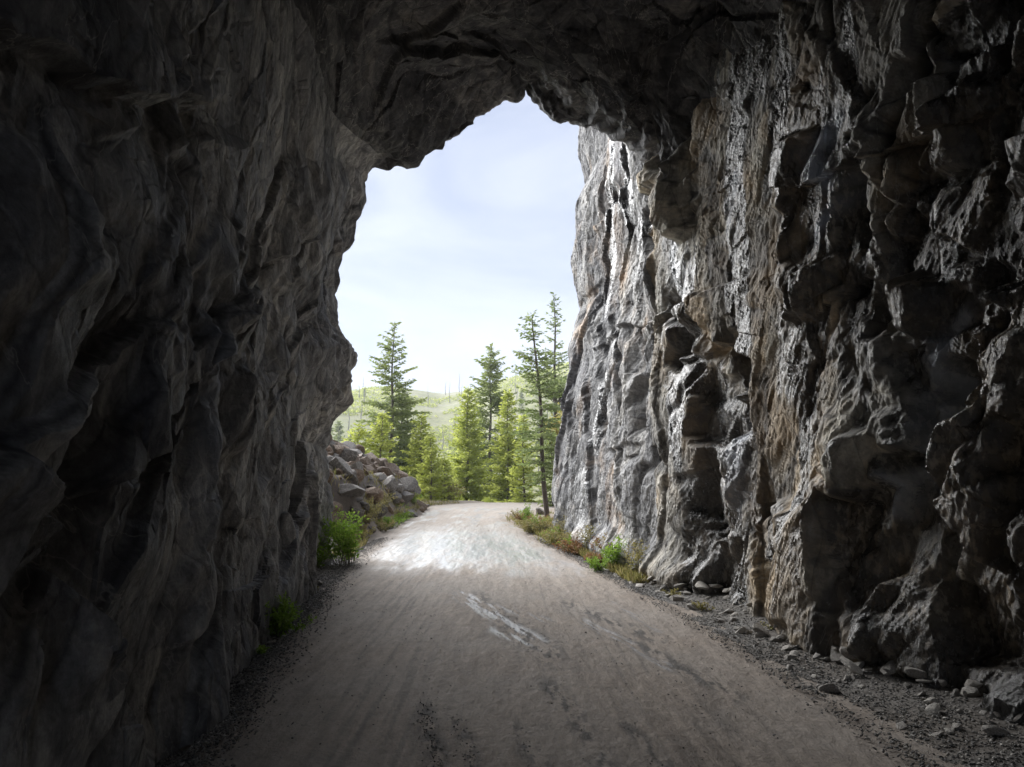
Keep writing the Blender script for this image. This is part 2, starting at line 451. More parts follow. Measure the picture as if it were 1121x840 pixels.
    def stroke(pts, width, amt, arr=None, soft=1.0):
        q = [on_left(*p) for p in pts]
        f = lambda d: np.exp(-(d / width) ** 2)
        f = lambda d: np.clip(1.25 - d / (width * 1.3), 0, 1)
        return (0.3 * f(seg_dist(Yl - ua2, Zl - va2, q)) + 0.4 * f(seg_dist(Yl - ua3, Zl - va3, q)) + 0.3 * f(seg_dist(Yl + wj, Zl, q))) * amt * 0.75 * (wall > 0.02) * (Xg < 0.5)
    D += stroke([(190, 130), (215, 200), (240, 300), (285, 370), (270, 440), (215, 560)], 0.10, 0.224)
    D += stroke([(200, 0), (195, 120), (190, 230), (180, 330)], 0.07, 0.163)
    D += stroke([(0, 265), (90, 300), (150, 340), (195, 380)], 0.09, 0.153)
    D += stroke([(225, 345), (240, 420), (232, 480), (205, 640), (190, 720)], 0.14, 0.265)
    D += stroke([(130, 430), (135, 500), (100, 600), (60, 740)], 0.09, 0.204)
    D += stroke([(30, 400), (45, 480), (20, 560)], 0.07, 0.122)
    D -= stroke([(250, 460), (255, 560), (225, 700)], 0.16, 0.180)
    D -= stroke([(90, 500), (80, 580), (30, 640)], 0.13, 0.05)
    D -= stroke([(0, 560), (40, 570)], 0.2, 0.05)
    D -= stroke([(290, 250), (320, 330), (330, 420), (300, 520)], 0.22, 0.150)
    D += stroke([(330, 200), (345, 300), (350, 380)], 0.18, 0.224)
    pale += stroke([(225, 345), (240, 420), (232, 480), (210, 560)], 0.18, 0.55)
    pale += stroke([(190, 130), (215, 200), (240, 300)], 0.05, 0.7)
    ochre += stroke([(10, 640), (20, 680)], 0.12, 0.9)
    D = D0 + blur2(D - D0, 3)
    P = P + N * D[..., None]
    tone = np.where(wall > 0.5, 0.35 * o1 + 0.35 * o2 + 0.3 * o3, 0.4 * q1 + 0.3 * q2 + 0.3 * q3); crk = np.where(wall > 0.5, np.clip(1 - e1 / 0.05, 0, 1) * 0.7 + 0.5 * np.clip(1 - e2 / 0.06, 0, 1), np.clip(1 - f1 / 0.05, 0, 1))
    A = dict(tone=tone, crack=np.clip(np.maximum(crk, np.where(wall > 0.5, kw_, kc_)), 0, 1), wet=np.clip(wet, 0, 1), ochre=np.clip(ochre, 0, 1), pale=np.clip(pale, 0, 1))
    return P, A, sgn, nY, tt
PA, AA, sgn, nY, tt = build_A()
tunnel = tag(empty('rock_tunnel', (0.6, 4, 0)), 'dark rough tunnel blasted through solid rock, arching over the dirt road', 'tunnel')
tunnel_off = np.array([0.6, 4, 0])
def sub(P, A, sl, name, mat, parent, flip=False, off=tunnel_off):
    o = grid_obj(name, P[sl] - off, mat, parent, {k: v[sl] for k, v in A.items()}, flip, None, False)
    return o
kc = int(0.50 * len(tt))
flipA = bool(sgn < 0)
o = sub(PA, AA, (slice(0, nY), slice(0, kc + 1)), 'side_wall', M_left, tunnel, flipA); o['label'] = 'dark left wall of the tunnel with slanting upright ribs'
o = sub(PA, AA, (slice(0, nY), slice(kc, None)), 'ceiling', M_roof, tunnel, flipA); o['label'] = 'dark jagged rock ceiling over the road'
o = sub(PA, AA, (slice(nY - 1, None), slice(0, None)), 'mouth_face', M_cliff, tunnel, flipA)

# ------------------------------------------------------------------ the right wall and the cliff outside
def build_B():
    ys = np.concatenate([y_stations(-11, 12.0, 0.0024, 0.009, 0.03), np.arange(12.03, 24, 0.03)])
    zs = np.concatenate([np.arange(-0.6, 7.0, 0.0125), np.arange(7.0, 15.5, 0.03)])
    Yg, Zg = np.meshgrid(ys, zs, indexing='ij')
    yb = np.where(Yg < -4, -4 - 0.35 * (-4 - Yg), Yg)
    X = 3.9 - 0.17 * yb
    outd = sstep(10.5, 15, Yg)
    SIL = [(646, 60), (646, 132), (650, 150), (656, 172), (647, 192), (640, 208), (638, 250), (640, 290), (648, 322), (642, 345), (633, 372), (633, 400), (625, 440), (619, 480), (615, 530), (614, 575)]
    q = np.array([at_Y(a, b, 15.6) for a, b in SIL])[::-1]
    X = X + outd * (np.interp(Zg, q[:, 2], q[:, 0] + 0.06) - (3.9 - 0.17 * 15.6))
    X = X + 0.16 * np.clip(Yg - 16.3, 0, 99) ** 1.75       # turns away to the right beyond the bend
    X = X + 0.10 * sstep(2.5, 5.5, Zg) * (1 - outd)
    S, T = Yg, Zg
    wx = fbm(S * 0.7, T * 0.7, None, 3, 411) * 0.6; wy = fbm(S * 0.7, T * 0.7, None, 3, 423) * 0.6
    s1 = S + 0.3 * wx + 0.16 * T; t1 = T + 0.3 * wy - 0.05 * S
    wj = 0.15 * tri(S / 0.9, T / 0.9, 512, 0.5); wk = 0.15 * tri(S / 0.8, T / 0.8, 514, 1.1)
    s2 = S + 0.16 * T + 0.7 * wj; t2 = T + 0.7 * wk
    fine = fbm(S * 9, T * 6, None, 4, 471, 0.6)
    a1, e1, o1, ua1, va1 = blocks(s2, t2, 1.05, 1.7, 501, 0.22, 0.1, rot=-0.12)
    a2, e2, o2, ua2, va2 = blocks(s2, t2, 0.44, 0.78, 511, 0.115, -0.15, rot=0.25)
    a3, e3, o3, ua3, va3 = blocks(s2 + 0.3 * wj, t2, 0.18, 0.28, 521, 0.055, 0.2, rot=-0.35)
    a4, e4, o4, ua4, va4 = blocks(s2, t2 + 0.3 * wk, 0.07, 0.10, 531, 0.022, 0.0, rot=0.5)
    D = a1 + a2 + a3 + a4 + 0.010 * tri(s2 / 0.035, t2 / 0.05, 525, 0.6) - 0.08
    jb, kb = joints(s2, t2, 91, 60, (3.5, 17.0), (0.0, 8.5), ((1.48, 0.10), (1.75, 0.10), (0.9, 0.15), (0.08, 0.08)), (0.02, 0.085), (0.2, 0.7), (0.6, 2.2))
    D = D + jb
    D0 = D.copy()
    # deep upright clefts where joints opened
    cl = np.abs(fbm(s1 * 0.9, t1 * 0.28, None, 3, 481))
    D -= 0.16 * np.exp(-(cl / 0.028) ** 2) * sstep(-0.2, 0.3, fbm(S * 0.5, T * 0.4, None, 2, 485))
    far = sstep(13.5, 15.5, Yg)
    wet = np.zeros_like(D); ochre = np.zeros_like(D); pale = np.zeros_like(D)
    def st(pts, width):
        q = [on_right(*p) for p in pts]
        d = seg_dist(Yg + 0.14 * wx + 0.03 * fine, Zg + 0.14 * wy, q)
        return np.exp(-(d / width) ** 2)
    def st2(pts, width):                                    # flat-bottomed with hard edge
        q = [on_right(*p) for p in pts]
        dA = seg_dist(Yg - ua2, Zg - va2, q); dB = seg_dist(Yg - ua3, Zg - va3, q); 
        f = lambda d, k: np.clip((width * k - d) / (width * 0.5), 0, 1)
        if width > 0.24: return 0.6 * f(dA, 1.25) + 0.4 * f(dB, 1.1)
        return 0.3 * f(dA, 1.3) + 0.7 * f(dB, 1.1)
    # clefts
    D -= 0.36 * st2([(728, 335), (745, 380), (770, 440), (768, 520), (775, 580), (782, 640)], 0.20)
    D -= 0.32 * st2([(755, 350), (790, 420), (800, 450)], 0.16)
    D -= 0.30 * st2([(692, 340), (700, 420), (705, 470)], 0.15)
    D -= 0.35 * st2([(850, 610), (840, 670)], 0.16)
    D -= 0.30 * st2([(662, 420), (655, 480)], 0.15)
    D -= 0.26 * st2([(925, 180), (905, 260), (930, 300), (955, 320)], 0.18)
    D -= 0.32 * st2([(1055, 250), (1045, 330), (1025, 400), (1010, 480), (1000, 560), (1010, 640), (1020, 720), (1010, 770)], 0.30)
    D -= 0.25 * st2([(930, 555), (985, 530), (1020, 480)], 0.20)
    D -= 0.15 * st2([(960, 610), (985, 660), (990, 740)], 0.22)
    D -= 0.25 * st2([(1121, 60), (1000, 110), (1000, 230)], 0.30)
    D -= 0.25 * st2([(1150, 380), (1140, 500), (1110, 760)], 0.22)
    D -= 0.10 * st2([(790, 412), (840, 402), (880, 392), (960, 375), (1000, 350)], 0.07)
    # knobs and blocks that stand out
    D += 0.42 * np.clip(1.25 * st2([(728, 195), (745, 215), (748, 232)], 0.36), 0, 1)
    D -= 0.35 * st2([(705, 235), (708, 270)], 0.14)
    D += 0.30 * st2([(905, 505), (935, 525), (950, 515)], 0.22)
    D += 0.20 * st2([(880, 600), (900, 670), (935, 700)], 0.55)
    D += 0.22 * st2([(860, 180), (850, 250), (880, 320)], 0.14)
    D += 0.28 * st2([(960, 330), (990, 345)], 0.14)
    D += 0.20 * st2([(640, 225), (646, 280)], 0.3)
    D += 0.15 * st2([(1070, 500), (1085, 620)], 0.35)
    D += 0.22 * st([(640, 590), (700, 615), (760, 640)], 0.25)
    D = D0 + blur2(D - D0, 3)
    # stains and seeps, with painted recess shade and painted sky gloss among them
    n1 = sstep(-0.15, 0.35, fbm(s1 * 4, t1 * 1.3, None, 4, 601))
    for pts, w_, a in (([(905, 140), (885, 175)], 0.25, 1), ([(885, 175), (900, 215), (885, 255)], 0.10, 1), ([(920, 195), (885, 245)], 0.08, 1), ([(800, 195), (790, 260)], 0.12, 1),
                       ([(1020, 345), (992, 385), (990, 440), (965, 520), (950, 560)], 0.10, 1), ([(1025, 350), (1000, 420), (985, 560), (990, 620)], 0.22, 0.8), ([(800, 455), (797, 540), (800, 640)], 0.12, 1),
                       ([(730, 335), (748, 380), (770, 450), (772, 560), (780, 645)], 0.28, 1), ([(1090, 150), (1060, 300), (1040, 450), (1020, 700)], 0.55, 1), ([(870, 110), (900, 300), (935, 340)], 0.22, 0.9), ([(930, 270), (940, 330), (900, 330)], 0.22, 0.9), ([(830, 590), (850, 660)], 0.15, 0.8)):
        wet = np.maximum(wet, st(pts, w_) * a)
    wet = np.maximum(wet, 0.8 * sstep(0.28, 0.5, fbm(s1 * 1.2, t1 * 0.35, None, 3, 611)) * (1 - far))
    seep_shade = np.zeros_like(D)  # black seeps, also painting the shade of the near recess
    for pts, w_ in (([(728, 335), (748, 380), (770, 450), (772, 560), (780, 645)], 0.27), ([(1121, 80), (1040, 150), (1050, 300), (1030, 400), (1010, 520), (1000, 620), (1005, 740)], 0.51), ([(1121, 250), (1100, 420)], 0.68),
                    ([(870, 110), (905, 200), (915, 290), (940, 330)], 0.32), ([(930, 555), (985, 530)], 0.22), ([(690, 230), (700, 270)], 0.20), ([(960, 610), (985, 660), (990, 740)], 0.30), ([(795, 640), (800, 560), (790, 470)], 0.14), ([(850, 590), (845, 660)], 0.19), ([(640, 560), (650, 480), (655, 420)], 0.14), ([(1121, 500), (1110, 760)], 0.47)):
        seep_shade = np.maximum(seep_shade, np.clip(1.8 * st2(pts, w_), 0, 1))
    seep_shade = np.maximum(seep_shade, 0.95 * sstep(0.20, 0.30, fbm(s2 * 2.2 + 5, t2 * 0.30, None, 4, 615)) * (1 - far))
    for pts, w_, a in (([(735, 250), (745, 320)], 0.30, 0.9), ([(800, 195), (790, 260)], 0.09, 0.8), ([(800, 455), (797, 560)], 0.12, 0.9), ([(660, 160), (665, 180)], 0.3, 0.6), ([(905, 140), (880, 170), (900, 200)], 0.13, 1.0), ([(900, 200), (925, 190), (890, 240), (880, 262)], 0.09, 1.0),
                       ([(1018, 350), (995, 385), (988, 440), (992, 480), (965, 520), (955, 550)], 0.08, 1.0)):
        pale = np.maximum(pale, st(pts, w_) * a)  # bluish-white streaks paint sky gloss on wet rock; one slab really is paler
    for pts, w_, a in (([(650, 150), (655, 200), (655, 260)], 0.7, 1.0), ([(640, 280), (670, 300)], 0.4, 0.6), ([(850, 150), (870, 260), (900, 330)], 0.18, 0.5), ([(820, 330), (850, 500)], 0.6, 0.7), ([(880, 600), (920, 680)], 0.7, 0.8), ([(1080, 480), (1085, 640)], 0.4, 0.7), ([(1100, 20), (1080, 90)], 0.5, 0.7), ([(900, 300), (870, 270)], 0.15, 0.5)):
        ochre = np.maximum(ochre, st(pts, w_) * a)
    X = X - D
    # blocks also shear along the wall, so ledges get undersides
    P = np.stack([X, Yg + 0.3 * a2 * (1 - far), Zg + 0.15 * a2], -1)
    return P, dict(tone=0.3 * o1 + 0.4 * o2 + 0.3 * o3, crack=np.clip(kb + 0.8 * np.clip(1 - e1 / 0.06, 0, 1) + 0.6 * np.clip(1 - e2 / 0.06, 0, 1) + 0.45 * np.clip(1 - e3 / 0.08, 0, 1) + np.exp(-(cl / 0.025) ** 2), 0, 1), wet=np.maximum(wet * (0.35 + 0.65 * n1), seep_shade), ochre=ochre * (0.4 + 0.6 * n1), pale=pale * (0.4 + 0.6 * n1)), ys  # wet takes in the black mask with its painted recess shade
PB, AB, ysB = build_B()
jc = int(np.searchsorted(ysB, 10.6))
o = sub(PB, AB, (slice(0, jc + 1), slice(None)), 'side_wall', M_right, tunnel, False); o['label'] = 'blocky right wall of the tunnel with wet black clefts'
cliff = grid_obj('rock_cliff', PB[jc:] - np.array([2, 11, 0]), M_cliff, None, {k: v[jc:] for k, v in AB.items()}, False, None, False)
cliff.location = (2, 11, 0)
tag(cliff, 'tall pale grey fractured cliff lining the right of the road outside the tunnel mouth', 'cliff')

# ------------------------------------------------------------------ ground and road
RY = [-26, 0, 4, 7, 10, 14.6, 16.4, 22, 25.3, 27.5, 29.2, 31, 33, 36]
RLX = [2.0, -1.25, -1.80, -2.15, -2.5, -2.92, -3.0, -3.15, -3.2, -3.3, -3.4, -3.3, -2.0, 2.0]
RRX = [6.5, 2.85, 2.32, 2.05, 1.63, 0.95, 0.62, -0.28, -0.30, 0.6, 3.2, 9.0, 13.0, 14.0]
def road_edges(Y): return np.interp(Y, RY, RLX), np.interp(Y, RY, RRX)
def ground_h(X, Y):
    L, R = road_edges(Y)
    h = 0.02 * fbm(X * 1.2, Y * 1.2, None, 4, 901)
    h = h + 0.010 * fbm(X * 9, Y * 9, None, 3, 905)
    # shoulders rise a little towards the walls
    h = h + 0.10 * sstep(0.15, 1.2, np.maximum(L - X, X - R)) * (Y < 34)
    # bank on the left outside, under the boulders
    dd_ = -3.35 - X + 0.35 * fbm(X * 0.0 + 3, Y * 0.5, None, 3, 913)
    bank = (1.5 * sstep(0.0, 1.0, dd_) + 1.1 * sstep(0.9, 3.0, dd_)) * sstep(14.0, 17.5, Y) * (1 - sstep(25, 31, Y))
    h = h + bank * (0.9 + 0.25 * fbm(X * 0.6, Y * 0.6, None, 3, 911))
    h = h + 7 * sstep(6, 60, -X) * sstep(12.5, 20, Y)
    # right bank beyond the cliff
    h = h + 2.2 * sstep(3.5, 12, X) * sstep(15, 22, Y) * (1 - sstep(26, 29, Y))
    # the edge of the bench and the valley beyond
    drop = sstep(33.5, 52, Y)
    h = h - 5.5 * drop * (1 - 0.6 * sstep(10, 60, -X))
    # hillside across the valley
    up = sstep(75, 330, Y)
    ridge = np.interp(X / np.maximum(Y, 1), [-0.9, -0.3, -0.24, -0.20, -0.10, -0.05, 0.0, 0.06, 0.3, 0.9], [0.075, 0.062, 0.060, 0.068, 0.080, 0.096, 0.112, 0.125, 0.2, 0.24])
    h = h + up * (ridge * 330 + 9) * (1 + 0.05 * fbm(X * 0.02, Y * 0.02, None, 4, 921))
    h = h + 0.5 * sstep(36, 80, Y) * fbm(X * 0.15, Y * 0.15, None, 4, 931)
    return h - 0.03
def geo(a, b, n, g):
    t = (np.power(g, np.linspace(0, 1, n)) - 1) / (g - 1)
    return a + (b - a) * t
xs = np.concatenate([-geo(5, 700, 90, 400)[::-1], np.arange(-4.97, 4.98, 0.03), geo(5, 700, 90, 400)])
yg = np.concatenate([-geo(0, 80, 30, 30)[::-1][:-1], np.arange(0, 2.5, 0.1), 2.5 * np.power(1.006, np.arange(0, 450)), ])
yg = np.concatenate([yg, geo(yg[-1] + 0.3, 900, 170, 30)])
Xg, Yg = np.meshgrid(xs, yg, indexing='ij')
Hg = ground_h(Xg, Yg)
t = NT('soil_and_gravel')
gn = t.noise(0.5, detail=5); g2 = t.noise(14, detail=8, rough=0.75); g3 = t.voro(38); g4 = t.voro(85)
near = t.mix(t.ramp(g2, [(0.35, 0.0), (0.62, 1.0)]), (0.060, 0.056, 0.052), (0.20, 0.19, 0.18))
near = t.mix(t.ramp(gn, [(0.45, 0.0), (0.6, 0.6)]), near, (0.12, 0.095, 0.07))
near = t.mix(0.6, near, t.ramp(t.voro(38, out='Color'), [(0.0, 0.35), (1.0, 1.0)]), 'MULTIPLY')
hillc = t.ramp(t.noise(0.055, detail=9, rough=0.66, dist=0.6), [(0.36, (0.10, 0.125, 0.035)), (0.47, (0.17, 0.18, 0.06)), (0.54, (0.24, 0.22, 0.12)), (0.62, (0.26, 0.25, 0.23))])
hillc = t.mix(0.35, hillc, (0.34, 0.33, 0.08))
hillc = t.mix(t.ramp(t.noise(0.9, detail=6, rough=0.7), [(0.4, 0.0), (0.65, 0.7)]), hillc, (0.06, 0.08, 0.03))
sep = t.n.new('ShaderNodeSeparateXYZ'); t.l.new(t.tc.outputs['Object'], sep.inputs[0])
far = t.ramp(t.math('DIVIDE', sep.outputs['Y'], 100.0), [(0.335, 0.0), (0.45, 1.0)])
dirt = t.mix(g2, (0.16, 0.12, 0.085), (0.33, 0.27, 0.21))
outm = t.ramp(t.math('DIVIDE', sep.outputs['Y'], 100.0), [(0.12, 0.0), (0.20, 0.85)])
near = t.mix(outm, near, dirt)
rub = t.math('MULTIPLY', t.ramp(t.math('MULTIPLY', sep.outputs['X'], -0.1), [(0.34, 0.0), (0.38, 1.0)]), t.ramp(t.math('DIVIDE', sep.outputs['Y'], 100.0), [(0.26, 1.0), (0.30, 0.0)]))
near = t.mix(rub, near, t.mix(g2, (0.06, 0.05, 0.045), (0.17, 0.14, 0.12)))
col = t.mix(far, near, hillc)
bb = t.bump(g2, 0.6, 0.03); bb = t.bump(g3, 0.5, 0.012, bb); bb = t.bump(g4, 0.4, 0.006, bb)
M_ground = t.set(Base_Color=col, Roughness=0.85, Normal=bb)
tag(grid_obj('ground', np.stack([Xg, Yg, Hg], -1), M_ground, None, None), kind='structure')

# road strip
yr = np.concatenate([np.arange(-25, 1.5, 0.25), 1.6 * np.power(1.0035, np.arange(0, 870))]); yr = yr[yr < 34.5]
vr = np.linspace(-0.04, 1.04, 330)
Yr, Vr = np.meshgrid(yr, vr, indexing='ij')
L, R = road_edges(Yr)
Lw = L + 0.10 * fbm(Yr * 0.8, 0 * Yr, None, 4, 701); Rw = R + 0.12 * fbm(Yr * 0.8, 0 * Yr + 9, None, 4, 711)
Xr = Lw + (Rw - Lw) * Vr
edge = np.minimum(Vr, 1 - Vr) * (R - L)
Hr = 0.030 * np.exp(0 * Xr) * sstep(-0.15, 0.25, edge + 0.15 * fbm(Xr * 5, Yr * 2.5, None, 3, 721)) - 0.035
lat = (Vr - 0.5)
Hr += 0.018 * (1 - (2 * lat) ** 2) - 0.016 * (np.exp(-((lat + 0.24) / 0.07) ** 2) + np.exp(-((lat - 0.24) / 0.07) ** 2))
Hr += 0.006 * fbm(Xr * 7, Yr * 1.4, None, 4, 731) + 0.0035 * fbm(Xr * 22, Yr * 16, None, 3, 741)
# washboard and tyre treads
Hr += 0.003 * fbm(Xr * 14, Yr * 0.9, None, 3, 751)
wet = np.zeros_like(Hr); dark = np.zeros_like(Hr)
def gst(pts, w_):
    q = [on_ground(*p)[:2] for p in pts]
    return np.exp(-(seg_dist(Xr + 0.03 * fbm(Xr * 3, Yr * 3, None, 2, 3), Yr * 0.35, [(a, b * 0.35) for a, b in q]) / w_) ** 2)
n_st = fbm(Xr * 4.5, Yr * 0.9, None, 4, 761); n_b = fbm(Xr * 9, Yr * 2.0, None, 4, 765)
main = sstep(10.6, 13.2, Yr + 1.6 * n_st) * (1 - sstep(15.5, 21, Yr + 2.0 * n_st))
n_c = fbm(Xr * 14, Yr * 3.0, None, 4, 767)
wet = np.maximum(wet, main * sstep(0.02, 0.2, edge / (R - L) + 0.08 * n_st) * (0.5 + 0.5 * sstep(-0.25, 0.15, n_b + 0.7 * n_c)))
sheen = 0.55 * sstep(17, 21, Yr) * (1 - sstep(28, 31, Yr)) * sstep(-0.1, 0.25, n_st)
wet = np.maximum(wet, sheen)
n_k = sstep(0.0, 0.22, fbm((Xr + 0.30 * Yr) * 26, Yr * 2.0, None, 4, 771))
for pts, w_, a in (([(505, 652), (535, 672), (560, 690), (588, 706)], 0.13, 1), ([(530, 662), (600, 680)], 0.09, 0.6), ([(545, 690), (585, 705)], 0.10, 1), ([(640, 680), (690, 705), (730, 728)], 0.07, 1), ([(670, 660), (720, 690)], 0.06, 0.8)):
    g = gst(pts, w_) * a
    wet = np.maximum(wet, 0.42 * sstep(0.3, 0.8, g) * n_k); dark = np.maximum(dark, g * 0.8 * n_k)
    Hr -= 0.008 * g
n_g = sstep(0.0, 0.16, fbm(Xr * 28, Yr * 6.5, None, 4, 781))
for pts, w_ in (([(465, 780), (478, 840)], 0.06), ([(500, 795), (520, 840)], 0.045), ([(600, 755), (640, 800), (660, 840)], 0.08), ([(565, 800), (590, 840)], 0.05), ([(690, 800), (730, 840)], 0.05), ([(520, 655), (600, 715)], 0.16), ([(690, 700), (800, 760)], 0.08), ([(620, 660), (720, 700)], 0.10)):
    dark = np.maximum(dark, gst(pts, w_) * n_g)
dark = np.maximum(dark, 0.5 * sstep(0.1, 0.4, fbm(Xr * 26, Yr * 0.8, None, 4, 791)) * (np.exp(-((lat + 0.25) / 0.10) ** 2) + np.exp(-((lat - 0.22) / 0.10) ** 2)) * (Yr < 13))
t = NT('road_dirt')
tr = t.noise(3.0, t.map(scale=(3.2, 0.45, 1), rot=(0, 0, 0.10)), detail=6, rough=0.6, dist=0.3)
g1 = t.noise(0.7, detail=5, rough=0.6); g2 = t.noise(40, detail=7, rough=0.75); g3 = t.noise(8, t.map(scale=(1.6, 0.8, 1)), detail=6, rough=0.65)
col = t.mix(t.ramp(tr, [(0.3, 0.0), (0.65, 1.0)]), (0.175, 0.142, 0.115), (0.305, 0.255, 0.21))
col = t.mix(t.ramp(g1, [(0.4, 0.0), (0.62, 0.6)]), col, (0.29, 0.26, 0.23))
col = t.mix(0.5, col, t.ramp(g3, [(0.3, 0.6), (0.6, 1.1)]), 'MULTIPLY')
col = t.mix(0.5, col, t.ramp(g2, [(0.3, 0.6), (0.6, 1.15)]), 'MULTIPLY')
pe = t.voro(55, out='Color'); ped = t.voro(55)
peb = t.math('MULTIPLY', t.ramp(pe, [(0.80, 0.0), (0.82, 1.0)]), t.ramp(ped, [(0.30, 1.0), (0.4, 0.0)]))
col = t.mix(t.math('MULTIPLY', peb, 0.7), col, t.mix(g2, (0.05, 0.05, 0.05), (0.35, 0.33, 0.31)))
dk = t.attr('dark')
col = t.mix(t.math('MULTIPLY', dk, 0.8), col, (0.035, 0.033, 0.032))
sep = t.n.new('ShaderNodeSeparateXYZ'); t.l.new(t.tc.outputs['Object'], sep.inputs[0])
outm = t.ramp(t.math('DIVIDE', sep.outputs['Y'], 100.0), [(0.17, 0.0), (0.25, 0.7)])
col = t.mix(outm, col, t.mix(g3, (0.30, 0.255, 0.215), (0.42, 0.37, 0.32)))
w_ = t.attr('wet')
col = t.mix(t.math('MULTIPLY', w_, 0.6), col, (0.24, 0.25, 0.27))  # wet patches also lightened, painting part of the sky sheen into the colour
rr = t.math('SUBTRACT', 0.80, t.math('MULTIPLY', w_, 0.46))
bs = t.math('SUBTRACT', 0.8, t.math('MULTIPLY', w_, 0.5))
bb = t.bump(g2, bs, 0.010); bb = t.bump(g3, bs, 0.03, bb); bb = t.bump(peb, 0.5, 0.006, bb)
t.b.inputs['Coat Roughness'].default_value = 0.25
t.b.inputs['Coat IOR'].default_value = 1.55
t.put(t.b.inputs['Coat Weight'], t.math('MULTIPLY', w_, 1.0))
M_road = t.set(Base_Color=col, Roughness=rr, Normal=bb, Specular_IOR_Level=t.math('ADD', 0.3, t.math('MULTIPLY', w_, 0.7)))
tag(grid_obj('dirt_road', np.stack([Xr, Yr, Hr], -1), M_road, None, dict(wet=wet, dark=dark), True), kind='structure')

# ------------------------------------------------------------------ stones
def ico(sub):
    import bmesh
    bm = bmesh.new(); bmesh.ops.create_icosphere(bm, subdivisions=sub, radius=1)
    V = np.array([v.co[:] for v in bm.verts]); Fc = np.array([[v.index for v in f.verts] for f in bm.faces]); bm.free()
    return V, Fc
ICO1, ICO2, ICO3, ICO4 = ico(1), ico(2), ico(3), ico(4)
def chip(V, seed, n=14, lo=0.45, hi=0.85):
    r = np.random.RandomState(seed)
    V = V.copy()
    for _ in range(n):
        nn = r.normal(size=3); nn /= np.linalg.norm(nn)
        d = r.uniform(lo, hi)
        k = V @ nn - d
        V -= np.outer(np.clip(k, 0, None), nn)
    return V
def stone_mesh(name, seed, base, dims, mat, n=14, rough=0.02):
    V = chip(base[0], seed, n)
    if rough:
        q = V * 2.2 + seed
        V = V * (1 + rough * 2 * fbm(q[:, 0], q[:, 1], q[:, 2], 4, seed))[:, None]
    V = V * np.array(dims)
    o = mesh_from(name, V, base[1], 3, mat, None, False, dict(tone=V[:, 0] * 0 + 0.5, wet=V[:, 0] * 0))
    return o
def stone_mat(name, a, b, c, rnd_amt=0.5):
    t = NT(name)
    oi = t.n.new('ShaderNodeObjectInfo')
    n1 = t.noise(9, detail=7, rough=0.7); n2 = t.noise(60, detail=5, rough=0.7)
    col = t.ramp(n1, [(0.3, a), (0.5, b), (0.7, c)])
    col = t.mix(rnd_amt, col, t.ramp(oi.outputs['Random'], [(0.0, (0.45, 0.44, 0.43)), (0.5, (0.9, 0.86, 0.8)), (1.0, (1.3, 1.27, 1.2))]), 'MULTIPLY')
    col = t.mix(0.4, col, t.ramp(n2, [(0.3, 0.5), (0.6, 1.0)]), 'MULTIPLY')
    return t.set(Base_Color=col, Roughness=0.8, Normal=t.bump(n2, 0.5, 0.006, t.bump(n1, 0.6, 0.03)))
M_stone = stone_mat('stone_grey', (0.17, 0.165, 0.155), (0.38, 0.36, 0.335), (0.58, 0.56, 0.52))
M_boul = stone_mat('boulder_brown', (0.06, 0.043, 0.032), (0.19, 0.138, 0.10), (0.37, 0.29, 0.22))
M_bgrey = stone_mat('boulder_grey', (0.055, 0.048, 0.043), (0.15, 0.135, 0.12), (0.33, 0.31, 0.28))

def surf_right(Y):                                          # where the right wall meets the ground
    j = int(np.clip(np.searchsorted(ysB, Y), 0, len(ysB) - 1))
    return float(PB[j, 44:60, 0].min())
_zA = None
ysA = PA[:nY, 40, 1]
def surf_left(Y):
    j = int(np.clip(np.searchsorted(ysA, Y), 0, nY - 1))
    col_ = PA[j, :160]
    m = (col_[:, 2] > -0.1) & (col_[:, 2] < 0.3)
    return float(col_[m, 0].max()) if m.any() else -1.5 - 0.115 * Y
def gh(x, y): return float(ground_h(np.array([[x]]), np.array([[y]]))[0, 0])

protos = []
for k in range(12):
    fl = [0.35, 0.45, 0.6, 0.28][k % 4]
    protos.append((stone_mesh('loose_stone', 40 + k, ICO2, (1.0, rnd.uniform(0.6, 0.85), fl), M_stone, 16, 0.03), fl))
used = set()
def put_stone(x, y, s, label, grp, z=None, tilt=0.25, k=None):
    k = rnd.randrange(12) if k is None else k
    src, fl = protos[k]
    if k in used:
        o = src.copy(); C.objects.link(o)
    else:
        o = src; used.add(k)
    o.scale = (s, s, s)
    o.rotation_euler = (rnd.gauss(0, tilt), rnd.gauss(0, tilt), rnd.uniform(0, 6.28))
    o.location = (x, y, (gh(x, y) if z is None else z) + s * fl * 0.35)
    tag(o, label, 'stone', grp)
    return o
def size_word(s): return 'tiny' if s < 0.035 else 'small' if s < 0.06 else 'hand-sized' if s < 0.10 else 'large'
def shape_word(k): return ['flat slabby', 'thick wedge-shaped', 'chunky', 'very thin flat'][k % 4]
G_R = 'stones fallen along the foot of the right wall'
cnt = 0
